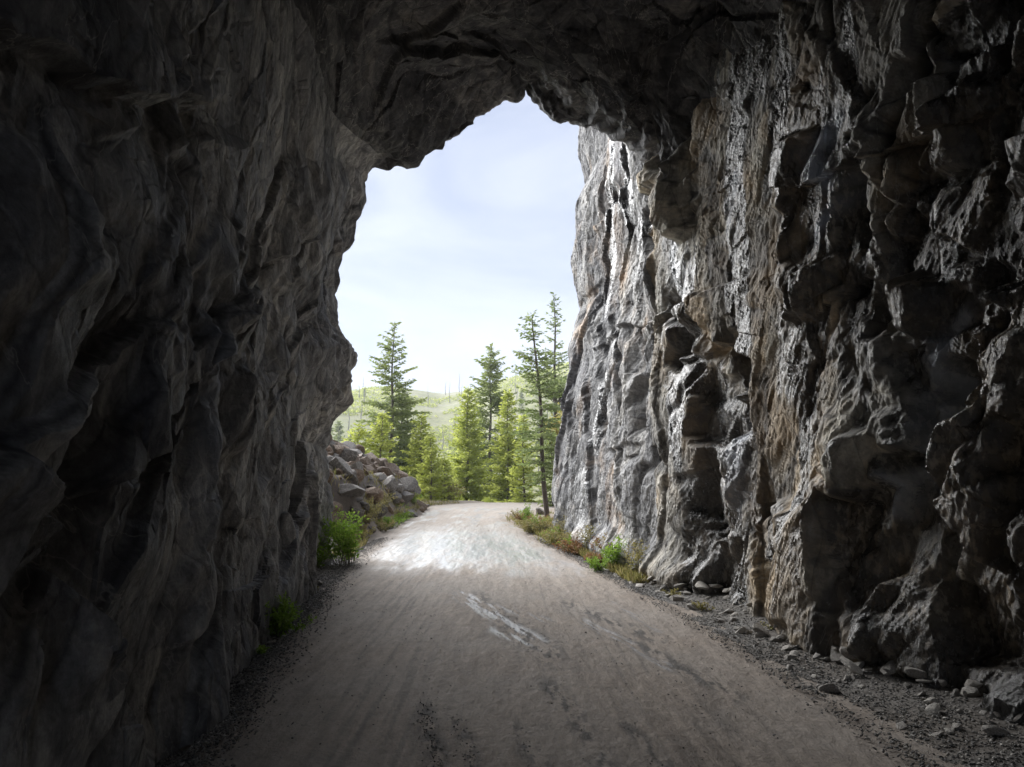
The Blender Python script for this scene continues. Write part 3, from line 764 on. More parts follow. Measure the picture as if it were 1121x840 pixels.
for i in range(205):
    Y = 4.4 + 8.6 * rnd.random() ** 1.25
    xw = surf_right(Y); L_, R_ = road_edges(Y)
    u = rnd.random() ** 1.7
    x = xw + 0.05 - u * min(1.0, (xw - R_) * 0.9)
    s = rnd.choice([0.03, 0.035, 0.045, 0.055, 0.07, 0.085, 0.10]) * rnd.uniform(0.8, 1.25) * (1.25 if u < 0.3 else 0.85)
    k = rnd.randrange(12)
    zz_ = gh(x, Y) + (rnd.random() * 0.10 if u < 0.22 else 0)
    where = 'before the black recess' if Y < 6 else 'below the tan wall block' if Y < 8 else 'below the black clefts' if Y < 10.5 else 'by the right weeds'
    edge_ = 'heaped' if u < 0.25 else 'lying' if u < 0.6 else 'strayed toward the road'
    put_stone(x, Y, s, f'{size_word(s)} {shape_word(k)} grey stone {edge_} {where}', G_R, zz_, 0.3, k)
G_L = 'stones scattered along the foot of the left wall'
for i in range(48):
    Y = 3.9 + 9.2 * rnd.random() ** 1.3
    xw = surf_left(Y); L_, R_ = road_edges(Y)
    x = xw - 0.02 + rnd.random() ** 1.4 * max(0.25, (L_ - xw))
    s = rnd.choice([0.018, 0.025, 0.035, 0.045, 0.06]) * rnd.uniform(0.8, 1.2)
    k = rnd.randrange(12)
    where = 'nearest the viewer' if Y < 6 else 'before the split block' if Y < 9.5 else 'under the bright green bushes'
    put_stone(x, Y, s, f'{size_word(s)} {shape_word(k)} dark stone on left gravel {where}', G_L, None, 0.3, k)
# stones one can point at
for px, py, s, k, lab in ((860, 752, 0.055, 2, 'dark chunky stone alone on the right gravel verge'), (785, 678, 0.05, 6, 'small dark stone alone between road and right rubble'), (348, 637, 0.16, 0, 'pale flat stone beside the road on the left, before the upright block'),
                          (1040, 800, 0.05, 1, 'small stone on gravel close to bottom right corner'), (286, 742, 0.12, 3, 'thin dark slate slab flat on left gravel'), (740, 655, 0.14, 1, 'pale blocky stone at edge of rubble below the black clefts'),
                          (700, 640, 0.12, 4, 'pale flat stone at the near end of the right weeds'), (760, 663, 0.10, 5, 'mid grey stone just behind the right verge gravel')):
    x, y, _ = on_ground(px, py)
    put_stone(x, y, s, lab, None, None, 0.12, k)

# gravel: countless small chips on both verges, one object
def gravel(name, pts, sizes, mat, seed):
    r = np.random.RandomState(seed)
    n = len(pts)
    base = []
    for k in range(6): base.append(chip(ICO1[0], 900 + k, 8, 0.5, 0.85))
    base = np.array(base)
    which = r.randint(0, 6, n)
    V = base[which]                                         # n,12,3
    ang = r.uniform(0, 6.28, n); ca, sa = np.cos(ang), np.sin(ang)
    sx, sy, sz = r.uniform(0.8, 1.3, n), r.uniform(0.5, 0.9, n), r.uniform(0.3, 0.7, n)
    v = V * np.stack([sx, sy, sz], -1)[:, None, :] * sizes[:, None, None]
    tl = r.normal(0, 0.35, n)[:, None]
    z = v[..., 2] + v[..., 0] * tl
    x = v[..., 0] * ca[:, None] - v[..., 1] * sa[:, None]; y = v[..., 0] * sa[:, None] + v[..., 1] * ca[:, None]
    P = np.stack([x, y, z], -1) + pts[:, None, :]
    fi = (ICO1[1][None] + (np.arange(n) * len(ICO1[0]))[:, None, None])
    tint = np.repeat(r.rand(n), len(ICO1[0]))
    return mesh_from(name, P.reshape(-1, 3), fi.reshape(-1, 3), 3, mat, None, False, dict(tint=tint))
t = NT('gravel_chips')
col = t.ramp(t.attr('tint'), [(0.0, (0.05, 0.048, 0.045)), (0.5, (0.13, 0.125, 0.118)), (0.85, (0.24, 0.225, 0.20)), (1.0, (0.42, 0.40, 0.37))])
M_grav = t.set(Base_Color=col, Roughness=0.8)
N = 34000
Yq = 3.6 + 13 * NR.rand(N) ** 1.7
side = NR.rand(N) < 0.52
L, R = road_edges(Yq)
wl_ = np.array([surf_left(y) for y in np.linspace(3, 17, 120)]); wr_ = np.array([surf_right(y) for y in np.linspace(3, 17, 120)])
lw = np.interp(Yq, np.linspace(3, 17, 120), wl_); rw = np.interp(Yq, np.linspace(3, 17, 120), wr_)
u = NR.rand(N) ** 0.9
Xq = np.where(side, rw - u * (rw - R + 0.25 * NR.rand(N)), lw + u * (L - lw + 0.35 * NR.rand(N) ** 2))
sz = 0.006 + 0.012 * NR.rand(N) ** 3
Zq = ground_h(Xq, Yq) + 0.003
inroad = (Xq > L) & (Xq < R)
Zq = np.where(inroad, 0.012, Zq)
tag(gravel('verge_gravel', np.stack([Xq, Yq, Zq], -1), sz, M_grav, 3), 'loose grey gravel spread on both verges of the dirt road', 'gravel', None, 'stuff')
# darker loose chips lying in streaks on the road
pl = []
for pts, w_, n in (([(462, 770), (484, 860)], 0.035, 330), ([(500, 785), (524, 860)], 0.03, 230), ([(590, 745), (640, 800), (670, 860)], 0.06, 360), ([(300, 620), (600, 860)], 0.9, 700), ([(560, 620), (900, 860)], 0.7, 700), ([(565, 800), (590, 850)], 0.05, 100), ([(690, 800), (730, 850)], 0.07, 90), ([(560, 700), (640, 760)], 0.3, 120),
                    ([(450, 660), (430, 830)], 0.5, 160), ([(700, 700), (900, 840)], 0.5, 260), ([(330, 660), (280, 800)], 0.25, 300), ([(520, 655), (600, 715)], 0.12, 220)):
    q = [on_ground(*p)[:2] for p in pts]
    for _ in range(n):
        s_ = rnd.random() * (len(q) - 1); a_ = int(s_); f_ = s_ - a_
        pl.append((q[a_][0] * (1 - f_) + q[a_ + 1][0] * f_ + rnd.gauss(0, w_), q[a_][1] * (1 - f_) + q[a_ + 1][1] * f_ + rnd.gauss(0, w_ * 1.5), 0.010))
pl = np.array(pl)
t = NT('dark_chips')
M_chip = t.set(Base_Color=t.ramp(t.attr('tint'), [(0, (0.02, 0.02, 0.02)), (0.7, (0.06, 0.055, 0.05)), (1, (0.2, 0.19, 0.17))]), Roughness=0.7)
tag(gravel('road_grit', pl, 0.003 + 0.008 * NR.rand(len(pl)) ** 3, M_chip, 5), 'dark loose grit lying in streaks on the dirt road', 'grit', None, 'stuff')

# upright split blocks at the foot of the left wall
def block(name, dims, seed, mat, sub_=ICO4, n=22, rough=0.03):
    V = np.sign(sub_[0]) * np.abs(sub_[0]) ** 0.35
    V = chip(V, seed, n, 0.85, 1.25)
    q = V * 1.6 + seed
    V = V * (1 + rough * 2 * fbm(q[:, 0], q[:, 1], q[:, 2], 5, seed))[:, None] * np.array(dims)
    z = V[:, 0] * 0
    return mesh_from(name, V, sub_[1], 3, mat, None, True, dict(wet=z, ochre=z, pale=z, tone=z + 0.5))
for (px, py, dx, dims, rot, sd, lab) in ((308, 668, -0.10, (0.20, 0.34, 0.62), (0.05, 0.06, 0.2), 61, 'upright dark rock block split from the foot of the left wall, the taller one'),
                                         (330, 646, -0.10, (0.16, 0.22, 0.46), (-0.04, 0.10, -0.1), 64, 'shorter upright rock block just behind the taller split one')):
    x, y, _ = on_ground(px, py)
    o = block('rock_block', dims, sd, M_left)
    o.location = (x + dx, y + 0.2, dims[2] * 0.78); o.rotation_euler = rot
    tag(o, lab, 'rock block')

# ------------------------------------------------------------------ boulder pile outside left
G_B = 'boulders of the rockfall pile outside the tunnel mouth'
bprot = []
for k in range(8):
    bprot.append(stone_mesh('boulder', 300 + k, ICO3, (1.0, rnd.uniform(0.65, 0.95), 0.5 if k % 2 else 0.8), M_boul if k < 5 else M_bgrey, 11, 0.03))
bused = set()
def put_boulder(x, y, z, s, label, k, rot=None, grp=G_B):
    if k in bused:
        o = bprot[k].copy(); C.objects.link(o)
    else:
        o = bprot[k]; bused.add(k)
    o.location = (x, y, z); o.scale = (s, s, s)
    o.rotation_euler = rot or (rnd.uniform(-0.6, 0.6), rnd.uniform(-0.6, 0.6), rnd.uniform(0, 6.28))
    tag(o, label, 'boulder', grp)
    return o
named = [(384, 492, 19.0, 0.62, 0, 'brown slab-sided boulder on top of the rockfall pile'), (405, 497, 20.0, 0.50, 1, 'rusty brown boulder near top of the pile, left of the fir trunk'), (452, 537, 21.5, 0.48, 5, 'rounded dark boulder at the right tip of the rockfall pile'),
         (430, 515, 20.5, 0.50, 6, 'large pale grey boulder on the right shoulder of the pile'), (371, 505, 17.5, 0.42, 2, 'warm brown boulder highest against the left tunnel edge'), (415, 530, 19.5, 0.45, 7, 'grey angular boulder halfway down the pile front'),
         (395, 520, 18.5, 0.40, 3, 'brown angular boulder in the middle of the pile front'), (447, 552, 21.0, 0.22, 5, 'small dark boulder by the road edge below the pile'), (437, 524, 21.8, 0.42, 1, 'brown boulder behind the pale grey one on the pile')]
for px, py, Y, s, k, lab in named:
    Y = Y + 2.5; s = s * 0.72
    x = (px - 560.5) / F * Y
    put_boulder(x, Y, gh(x, Y) + s * 0.35, s, lab, k, None, None)
for i in range(285):
    Y = rnd.uniform(16.0, 29)
    off = rnd.random() ** 0.75 * 3.0
    x = -3.35 - off
    s = rnd.choice([0.10, 0.14, 0.2, 0.27, 0.36, 0.46]) * rnd.uniform(0.8, 1.2) * (0.7 if off < 0.4 else 1)
    k = rnd.choice([0, 1, 2, 3, 4, 5, 6]) if off > 0.9 else rnd.choice([5, 6, 7, 2])
    z = gh(x, Y) + s * 0.35
    colr = 'brown' if k < 5 else 'dark grey'
    pos = 'low beside the road on' if off < 0.6 else 'halfway up' if off < 1.7 else 'up on the crest of'
    far_ = 'near end' if Y < 18.5 else 'nearer part' if Y < 21 else 'middle' if Y < 23.5 else 'farther part' if Y < 26 else 'far end'
    sz_ = 'tiny' if s < 0.12 else 'small' if s < 0.17 else 'mid-sized' if s < 0.25 else 'big' if s < 0.36 else 'very big'
    put_boulder(x, Y, z, s, f'{sz_} {"flattish" if k % 2 else "chunky"} {colr} boulder {pos} the rockfall pile, {far_}', k)
# long pale slab leaning at the bottom of the pile
o = stone_mesh('rock_slab', 77, ICO3, (0.95, 0.17, 0.09), M_stone, 16, 0.02)
a = np.array(on_ground(408, 578)); o.location = (a[0] - 0.45, a[1] - 0.3, 0.30); o.rotation_euler = (0.1, 0.28, math.radians(128))
tag(o, 'long pale rock slab slanting down from the pile to the road', 'rock slab')
for px, py, s, k, lab in ((592, 566, 0.30, 6, 'pale boulder right of the road near the thin fir trunk'), (575, 562, 0.16, 7, 'small pale boulder in grass left of the thin fir trunk'), (640, 596, 0.20, 5, 'flat-topped boulder in the reddish weeds at the cliff foot')):
    x, y, _ = on_ground(px, py)
    put_boulder(x, y, 0.1, s, lab, k, None, None)

# ------------------------------------------------------------------ trees
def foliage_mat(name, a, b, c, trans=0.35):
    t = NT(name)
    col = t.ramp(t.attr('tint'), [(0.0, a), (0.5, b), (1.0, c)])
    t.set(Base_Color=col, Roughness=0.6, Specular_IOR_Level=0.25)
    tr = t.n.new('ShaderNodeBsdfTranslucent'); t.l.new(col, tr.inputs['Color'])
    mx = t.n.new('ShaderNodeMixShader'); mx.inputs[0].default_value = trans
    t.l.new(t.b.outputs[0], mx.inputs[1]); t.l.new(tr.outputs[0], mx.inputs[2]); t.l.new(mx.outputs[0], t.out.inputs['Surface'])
    return t.m
M_fir = foliage_mat('fir_needles', (0.12, 0.155, 0.05), (0.23, 0.28, 0.09), (0.36, 0.40, 0.15), 0.45)
M_firy = foliage_mat('young_fir_needles', (0.24, 0.29, 0.05), (0.42, 0.47, 0.09), (0.58, 0.61, 0.17), 0.55)
M_firb = foliage_mat('blue_fir_needles', (0.11, 0.15, 0.055), (0.21, 0.265, 0.10), (0.33, 0.38, 0.15), 0.45)
M_leafg = foliage_mat('green_leaves', (0.09, 0.17, 0.025), (0.18, 0.30, 0.04), (0.30, 0.42, 0.07), 0.5)
M_leafy = foliage_mat('yellow_leaves', (0.28, 0.26, 0.06), (0.44, 0.38, 0.10), (0.55, 0.48, 0.16), 0.4)
M_grass = foliage_mat('dry_grass', (0.14, 0.15, 0.04), (0.26, 0.24, 0.08), (0.40, 0.33, 0.16), 0.35)
M_red = foliage_mat('red_weeds', (0.10, 0.10, 0.03), (0.22, 0.12, 0.05), (0.30, 0.16, 0.08), 0.35)
t = NT('bark'); bn = t.noise(9, t.map(scale=(3, 3, 0.6)), detail=6, rough=0.7)
M_bark = t.set(Base_Color=t.ramp(bn, [(0.3, (0.05, 0.04, 0.035)), (0.65, (0.17, 0.14, 0.12))]), Roughness=0.9, Normal=t.bump(bn, 0.7, 0.02))
t = NT('dead_wood'); bn = t.noise(9, t.map(scale=(3, 3, 0.6)), detail=4)
M_snag = t.set(Base_Color=t.ramp(bn, [(0.3, (0.16, 0.15, 0.14)), (0.65, (0.34, 0.32, 0.30))]), Roughness=0.9)

def tube(pts, radii, n=7):
    pts = np.array(pts, float); V = []; Fc = []
    for i, (p, r) in enumerate(zip(pts, radii)):
        d = pts[min(i + 1, len(pts) - 1)] - pts[max(i - 1, 0)]; d /= np.linalg.norm(d) + 1e-9
        a = np.cross(d, [0.31, 0.95, 0.02]); a /= np.linalg.norm(a) + 1e-9; b = np.cross(d, a)
        for k in range(n):
            an = 2 * math.pi * k / n
            V.append(p + r * (math.cos(an) * a + math.sin(an) * b))
    for i in range(len(pts) - 1):
        for k in range(n):
            Fc.append((i * n + k, i * n + (k + 1) % n, (i + 1) * n + (k + 1) % n, (i + 1) * n + k))
    return np.array(V), np.array(Fc)
def tubes_obj(name, lst, mat, parent):
    Vs, Fs, o = [], [], 0
    for pts, rad, n in lst:
        V, Fc = tube(pts, rad, n); Vs.append(V); Fs.append(Fc + o); o += len(V)
    return mesh_from(name, np.concatenate(Vs), np.concatenate(Fs), 4, mat, parent, True)
def cards(P, D, L, W, r):
    """small leaf/needle rhombs: centre base P, direction D, length L, width W"""
    n = len(P)
    D = D / (np.linalg.norm(D, axis=1, keepdims=True) + 1e-9)
    A = np.cross(D, r.normal(size=(n, 3))); A /= np.linalg.norm(A, axis=1, keepdims=True) + 1e-9
    B = np.cross(D, A)
    p0 = P; p1 = P + D * (L * 0.45)[:, None] + A * (W * 0.5)[:, None]; p2 = P + D * L[:, None] + B * (W * 0.25)[:, None]; p3 = P + D * (L * 0.45)[:, None] - A * (W * 0.5)[:, None]
    return np.stack([p0, p1, p2, p3], 1).reshape(-1, 3)
def conifer(name, loc, H, R, hb, seed, mat, label, group=None, dens=1.0, lean=(0, 0), cl=0.16, droop=0.25, shape=0.85, gap=0.12, trunk_r=None, cat='tree', whorl=0.27):
    r = np.random.RandomState(seed)
    root = tag(empty(name, loc, 0), label, cat, group)
    tr = trunk_r or H * 0.011
    zs = np.linspace(0, H, 14)
    wob = np.stack([lean[0] * (zs / H) ** 1.0 + 0.04 * np.sin(zs * 1.3 + seed), lean[1] * (zs / H) + 0.04 * np.cos(zs + seed), zs], -1)
    lst = [(wob, tr * (1 - zs / H) ** 0.8 + 0.012, 8)]
    cx = lambda z: np.array([np.interp(z, zs, wob[:, 0]), np.interp(z, zs, wob[:, 1]), z])
    P, D, T_ = [], [], []
    z = hb
    while z < H - 0.1:
        f = (z - hb) / (H - hb)
        rr = R * (1 - f) ** shape * (0.55 + 0.45 * min(1, f * 6)) + 0.06
        nb = max(4, int(round(7 * (0.6 + 0.4 * (1 - f)))))
        a0 = r.uniform(0, 6.28)
        for b in range(nb):
            if r.rand() < gap: continue
            an = a0 + 6.283 * b / nb + r.normal(0, 0.25)
            ln = rr * r.uniform(0.6, 1.18)
            o = np.array([math.cos(an), math.sin(an), 0.0]); sd = np.array([-math.sin(an), math.cos(an), 0.0])
            zb = z + r.normal(0, whorl * 0.3)
            up = 0.30 + 0.5 * f - droop * (1 - f) + r.normal(0, 0.08)
            base = cx(zb)
            nseg = max(3, int(ln / 0.11 * dens))
            tb = r.rand()
            ss = np.linspace(0.12, 1, nseg)
            pts = base + o * (ln * ss)[:, None] + np.array([0, 0, 1]) * (ln * (up * ss - droop * ss ** 2 + 0.12 * ss ** 4))[:, None]
            if ln > 0.35:
                lst.append((np.array([base, pts[len(pts) // 2], pts[-1]]), np.array([0.018, 0.010, 0.004]) * (0.6 + ln * 0.35), 3))
            for s_, p in zip(ss, pts):
                for side_ in (-1, 1):
                    l2 = (0.40 * ln * (1.05 - s_) + 0.10) * r.uniform(0.6, 1.2)
                    dd = o * 0.75 + sd * side_ * 0.8 + np.array([0, 0, -0.10 + r.normal(0, 0.12)])
                    dd /= np.linalg.norm(dd)
                    k = max(1, int(l2 / (cl * 0.55)))
                    for q in range(k):
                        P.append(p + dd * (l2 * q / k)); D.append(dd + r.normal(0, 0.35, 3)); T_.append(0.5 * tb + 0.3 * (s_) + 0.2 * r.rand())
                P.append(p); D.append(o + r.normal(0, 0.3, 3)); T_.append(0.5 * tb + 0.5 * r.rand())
        z += whorl * (0.6 + 0.6 * r.rand()) * (1.1 - 0.5 * f)
    top = cx(H)
    for q in range(8):
        P.append(top - np.array([0, 0, 0.05 * q])); D.append(np.array([r.normal(0, 0.5), r.normal(0, 0.5), 0.6])); T_.append(0.7)
    P, D, T_ = np.array(P), np.array(D), np.array(T_)
    n = len(P)
    V = cards(P, D, cl * r.uniform(0.8, 1.5, n), cl * 0.48 * r.uniform(0.7, 1.3, n), r)
    tubes_obj('trunk', lst, M_bark, root)
    mesh_from('crown', V, np.arange(4 * n).reshape(n, 4), 4, mat, root, False, dict(tint=np.repeat(np.clip(T_, 0, 1), 4)))
    return root
def tree_at(px, top, Y, zb, Rpx, hbf, **k):
    x, y, zt = at_Y(px, top, Y)
    H = zt - zb
    return dict(loc=(x, y, zb), H=H, R=Rpx / F * Y, hb=H * hbf, **k)
trees = [
 ('fir_tree', tree_at(431, 355, 38, -1.0, 50, 0.16, seed=1, mat=M_fir, label='full dark green fir rising alone behind the rockfall pile', dens=0.95, cl=0.19, droop=0.30, whorl=0.46, gap=0.2, shape=0.68)),
 ('fir_tree', tree_at(537, 378, 48, -4.0, 58, 0.08, seed=2, mat=M_fir, label='tall broad fir in the middle of the view down the road', dens=0.9, cl=0.23, droop=0.28, whorl=0.44, gap=0.15, shape=0.7)),
 ('fir_tree', tree_at(598, 345, 22.3, 0.0, 42, 0.20, seed=3, mat=M_firb, label='slim leaning fir with bare lower trunk at the right road edge', dens=0.9, cl=0.12, droop=0.30, whorl=0.24, gap=0.25, lean=(-0.42, 0.0), trunk_r=0.075, shape=0.6)),
 ('fir_tree', tree_at(607, 322, 46, -2.0, 32, 0.25, seed=4, mat=M_firb, label='narrow sparse fir, tallest one, close to the cliff edge', dens=0.8, cl=0.20, droop=0.2, whorl=0.55, gap=0.3)),
 ('young_fir', tree_at(462, 455, 36, -1.5, 30, 0.03, seed=5, mat=M_firy, label='bright yellow green young fir just right of the tall dark fir', dens=1.1, cl=0.16, whorl=0.22, gap=0.02, shape=0.7)),
 ('young_fir', tree_at(440, 425, 40, -1.5, 32, 0.05, seed=6, mat=M_fir, label='mid green fir hidden behind the base of the tall dark fir', dens=1.0, cl=0.18, whorl=0.25, gap=0.03, shape=0.7)),
 ('young_fir', tree_at(512, 425, 42, -3.5, 38, 0.03, seed=7, mat=M_firy, label='bright green fir left of the broad middle fir', dens=1.1, cl=0.18, whorl=0.24, gap=0.03, shape=0.75)),
 ('young_fir', tree_at(556, 428, 40, -3.0, 32, 0.03, seed=8, mat=M_firy, label='bright green fir right of the broad middle fir', dens=1.1, cl=0.18, whorl=0.24, gap=0.03, shape=0.75)),
 ('young_fir', tree_at(486, 500, 37, -1.5, 22, 0.02, seed=10, mat=M_firy, label='small pale green fir beyond the far end of the road', dens=1.2, cl=0.15, whorl=0.20, gap=0.03, shape=0.8)),
 ('young_fir', tree_at(573, 455, 34, -1.5, 24, 0.03, seed=12, mat=M_firy, label='low light green fir just left of the slim leaning fir', dens=1.1, cl=0.15, whorl=0.22, gap=0.05, shape=0.8)),
 ('young_fir', tree_at(418, 452, 33, 0.0, 26, 0.03, seed=15, mat=M_firy, label='low yellow green fir left of the tall dark fir trunk', dens=1.1, cl=0.15, whorl=0.22, gap=0.05, shape=0.7)),
 ('young_fir', tree_at(392, 466, 33, 0.6, 26, 0.03, seed=16, mat=M_firy, label='lowest yellow green fir above the rockfall pile, beside the tunnel edge', dens=1.1, cl=0.15, whorl=0.22, gap=0.05, shape=0.6)),
 ('young_fir', tree_at(472, 478, 34, -1.0, 24, 0.02, seed=18, mat=M_firy, label='stubby yellow green fir at the right end of the rockfall pile', dens=1.1, cl=0.15, whorl=0.22, gap=0.05, shape=0.7)),
 ('young_fir', tree_at(604, 470, 30, -0.2, 20, 0.05, seed=13, mat=M_fir, label='small dark fir half hidden by the cliff foot', dens=1.1, cl=0.14, whorl=0.20, gap=0.05, shape=0.8)),
]
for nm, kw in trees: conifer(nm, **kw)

def leafy(name, loc, H, W, nstem, nleaf, leaf, seed, mat, label, cat='bush', group=None, spread=1.0, lowfill=0.15, stemr=0.006, upright=0.5):
    r = np.random.RandomState(seed)
    root = tag(empty(name, loc), label, cat, group)
    lst = []; P = []; D = []; T_ = []
    for i in range(nstem):
        an = r.uniform(0, 6.28); reach = W * 0.5 * r.rand() ** 0.6 * spread; h = H * r.uniform(0.6, 1.0) * (1 - 0.35 * (reach / (W * 0.5 + 1e-6)) ** 2)
        b = np.array([r.normal(0, W * 0.08), r.normal(0, W * 0.08), -0.03])
        ss = np.linspace(0, 1, 6)
        c = b + np.stack([math.cos(an) * reach * ss ** 1.3, math.sin(an) * reach * ss ** 1.3, h * ss ** 0.9], -1) + r.normal(0, H * 0.012, (6, 3))
        lst.append((c, stemr * (1 - 0.8 * ss), 4))
        for q in range(nleaf):
            f = lowfill + (1 - lowfill) * r.rand() ** 0.8
            p = np.array([np.interp(f, ss, c[:, k]) for k in range(3)])
            d = r.normal(0, 1, 3); d[2] = d[2] * 0.5 + upright
            d /= np.linalg.norm(d)
            off = r.rand() ** 1.5 * H * 0.13
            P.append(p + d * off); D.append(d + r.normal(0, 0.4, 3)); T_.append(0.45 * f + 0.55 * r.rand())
    n = len(P); P = np.array(P); P[:, 2] = np.maximum(P[:, 2], 0.0)
    V = cards(P, np.array(D), leaf * r.uniform(0.6, 1.4, n), leaf * 0.55 * r.uniform(0.7, 1.2, n), r)
    tubes_obj('stems', lst, M_bark, root)
    mesh_from('foliage', V, np.arange(4 * n).reshape(n, 4), 4, mat, root, False, dict(tint=np.repeat(np.clip(np.array(T_), 0, 1), 4)))
    return root
def g(px, py, dz=0.0):
    x, y, _ = on_ground(px, py); return (x, y, gh(x, y) + dz)
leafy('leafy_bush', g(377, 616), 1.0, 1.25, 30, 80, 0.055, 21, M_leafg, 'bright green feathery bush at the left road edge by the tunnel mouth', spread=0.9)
leafy('leafy_bush', g(347, 622), 0.42, 0.40, 16, 40, 0.05, 22, M_leafg, 'small round green bush against the foot of the left wall')
leafy('fern', g(306, 692), 0.42, 0.62, 24, 50, 0.045, 23, M_leafg, 'low green fern at the foot of the upright split block', 'fern', upright=0.2)
leafy('weed', g(286, 700), 0.48, 0.16, 4, 30, 0.035, 24, M_leafg, 'thin climbing green weed against the left wall beside the fern', 'weed')
leafy('weed', g(284, 712), 0.12, 0.16, 6, 16, 0.035, 25, M_leafg, 'tiny green sprout below the fern on left gravel', 'weed')
leafy('weed', g(335, 645), 0.14, 0.3, 8, 16, 0.03, 26, M_grass, 'olive weed tuft beside the pale flat stone on the left', 'weed')
leafy('dry_bush', g(420, 573), 0.55, 1.3, 26, 40, 0.05, 27, M_grass, 'yellow tan dry bush between the rockfall pile and road')
leafy('dry_bush', g(404, 580), 0.5, 1.0, 22, 40, 0.05, 28, M_grass, 'olive tan dry bush at the lower end of the pale slab')
leafy('leafy_bush', g(676, 622), 0.60, 0.55, 26, 50, 0.045, 29, M_leafg, 'bright green bush at the cliff foot at near end of the right weeds')
leafy('leafy_bush', g(655, 625), 0.34, 0.45, 18, 40, 0.035, 30, M_leafg, 'low green bush left of the bright one at the cliff foot')
leafy('red_weed', g(628, 606), 0.34, 0.9, 24, 40, 0.04, 31, M_red, 'rusty red weed clump amid the right verge weeds', 'weed')
leafy('red_weed', g(652, 616), 0.26, 0.7, 20, 36, 0.035, 32, M_red, 'reddish weed clump left of the green bushes', 'weed')
leafy('dry_bush', g(606, 596), 0.42, 0.9, 24, 40, 0.045, 33, M_grass, 'yellow green weed clump by the far right road edge', 'weed')
leafy('dry_bush', g(582, 583), 0.5, 1.1, 26, 40, 0.05, 34, M_grass, 'light green grassy clump left of the thin fir trunk', 'weed')
leafy('weed', g(770, 665), 0.14, 0.35, 9, 22, 0.028, 35, M_grass, 'dull olive weed among the stones below the black clefts', 'weed')
leafy('weed', g(735, 650), 0.14, 0.4, 10, 22, 0.028, 36, M_grass, 'olive weed between pale stones left of the black clefts', 'weed')
leafy('weed', g(848, 690), 0.13, 0.35, 9, 20, 0.028, 37, M_grass, 'dull weed at the left foot of the tan block', 'weed')
vr_ = random.Random(12)
for i in range(26):
    px = 556 + 140 * (i + vr_.random()) / 26
    py = np.interp(px, [556, 590, 640, 700], [572, 588, 608, 634]) - vr_.uniform(-1, 5)
    Yd = on_ground(px, py)[1]; xx = on_ground(px, py)[0] + vr_.uniform(0.0, 0.45)
    kind = vr_.choice(['red', 'olive', 'green', 'olive', 'red'])
    m_ = {'red': M_red, 'olive': M_grass, 'green': M_leafg}[kind]
    hh_ = vr_.uniform(0.3, 0.68)
    leafy('weed', (xx, Yd, gh(xx, Yd)), hh_, vr_.uniform(0.45, 0.9), 20, 50, 0.035, 200 + i, m_, ('low ' if hh_ < 0.42 else 'tall ' if hh_ > 0.56 else '') + {'red': 'rusty red', 'olive': 'yellowish olive', 'green': 'fresh green'}[kind] + ' weed tuft on right verge ' + ('before the thin fir trunk' if px < 580 else 'just right of the thin fir trunk' if px < 612 else 'below the pale cliff' if px < 640 else 'left of the bright green bush' if px < 662 else 'near the bright green bush'), 'weed', 'weeds along the right verge outside the tunnel')
for i in range(16):
    Yd = 14.6 + 12 * (i + vr_.random()) / 16
    xx = road_edges(np.array([Yd]))[0][0] - 0.15 - 0.5 * vr_.random()
    kind = vr_.choice(['yellow', 'green', 'yellow'])
    leafy('weed', (xx, Yd, gh(xx, Yd)), vr_.uniform(0.25, 0.5), vr_.uniform(0.5, 0.9), 16, 36, 0.045, 240 + i, M_grass if kind == 'yellow' else M_leafg, {'yellow': 'straw yellow', 'green': 'bright green'}[kind] + ' weed tuft on left verge ' + ('near the feathery bush' if Yd < 17.5 else 'below the middle of the rockfall pile' if Yd < 22 else 'below the far end of the rockfall pile'), 'weed', 'weeds along the left verge outside the tunnel')
leafy('yellow_bush', at_Y(617, 478, 36)[:2] + (at_Y(617, 500, 36)[2],), 2.6, 2.4, 40, 60, 0.16, 38, M_leafy, 'golden yellow autumn bush beside the cliff edge', stemr=0.02)
leafy('evergreen_bush', at_Y(613, 440, 40)[:2] + (at_Y(613, 440, 40)[2],), 1.5, 3.2, 50, 60, 0.15, 39, M_firb, 'dark evergreen bush above the golden yellow bush', stemr=0.02)
leafy('pale_bush', at_Y(487, 545, 37)[:2] + (at_Y(487, 552, 37)[2],), 1.3, 2.2, 36, 50, 0.12, 40, M_grass, 'pale straw coloured bush beyond the far left road edge', stemr=0.012)

# ground herbs on the verges (countless)
def blades(name, X, Y, h, mat, label, seed):
    r = np.random.RandomState(seed); n = len(X)
    P = np.stack([X, Y, ground_h(X, Y)], -1)
    D = np.stack([r.normal(0, 0.45, n), r.normal(0, 0.45, n), np.ones(n)], -1)
    V = cards(P, D, h, h * 0.12 + 0.004, r)
    tag(mesh_from(name, V, np.arange(4 * n).reshape(n, 4), 4, mat, None, False, dict(tint=np.repeat(r.rand(n), 4))), label, 'grass', None, 'stuff')
n = 9000
Yv = 10.3 + 13.5 * NR.rand(n); _, Rv = road_edges(Yv)
wv = np.array([surf_right(y) for y in np.linspace(10, 24, 90)]); wv = np.interp(Yv, np.linspace(10, 24, 90), wv)
Xv = Rv + 0.12 + NR.rand(n) ** 0.9 * np.clip(wv - Rv - 0.1, 0.05, 3)
k_ = fbm(Xv * 1.5, Yv * 1.0, None, 3, 55) > -0.15
blades('verge_grass', Xv[k_], Yv[k_], 0.05 + 0.13 * NR.rand(k_.sum()), M_grass, 'thin yellow green grass along the right verge outside', 4)
n = 7000
Yv = 12.8 + 20 * NR.rand(n); Lv, _ = road_edges(Yv)
Xv = Lv - 0.15 - 2.6 * NR.rand(n) ** 1.6
k_ = fbm(Xv * 1.2, Yv * 0.8, None, 3, 57) > 0.0
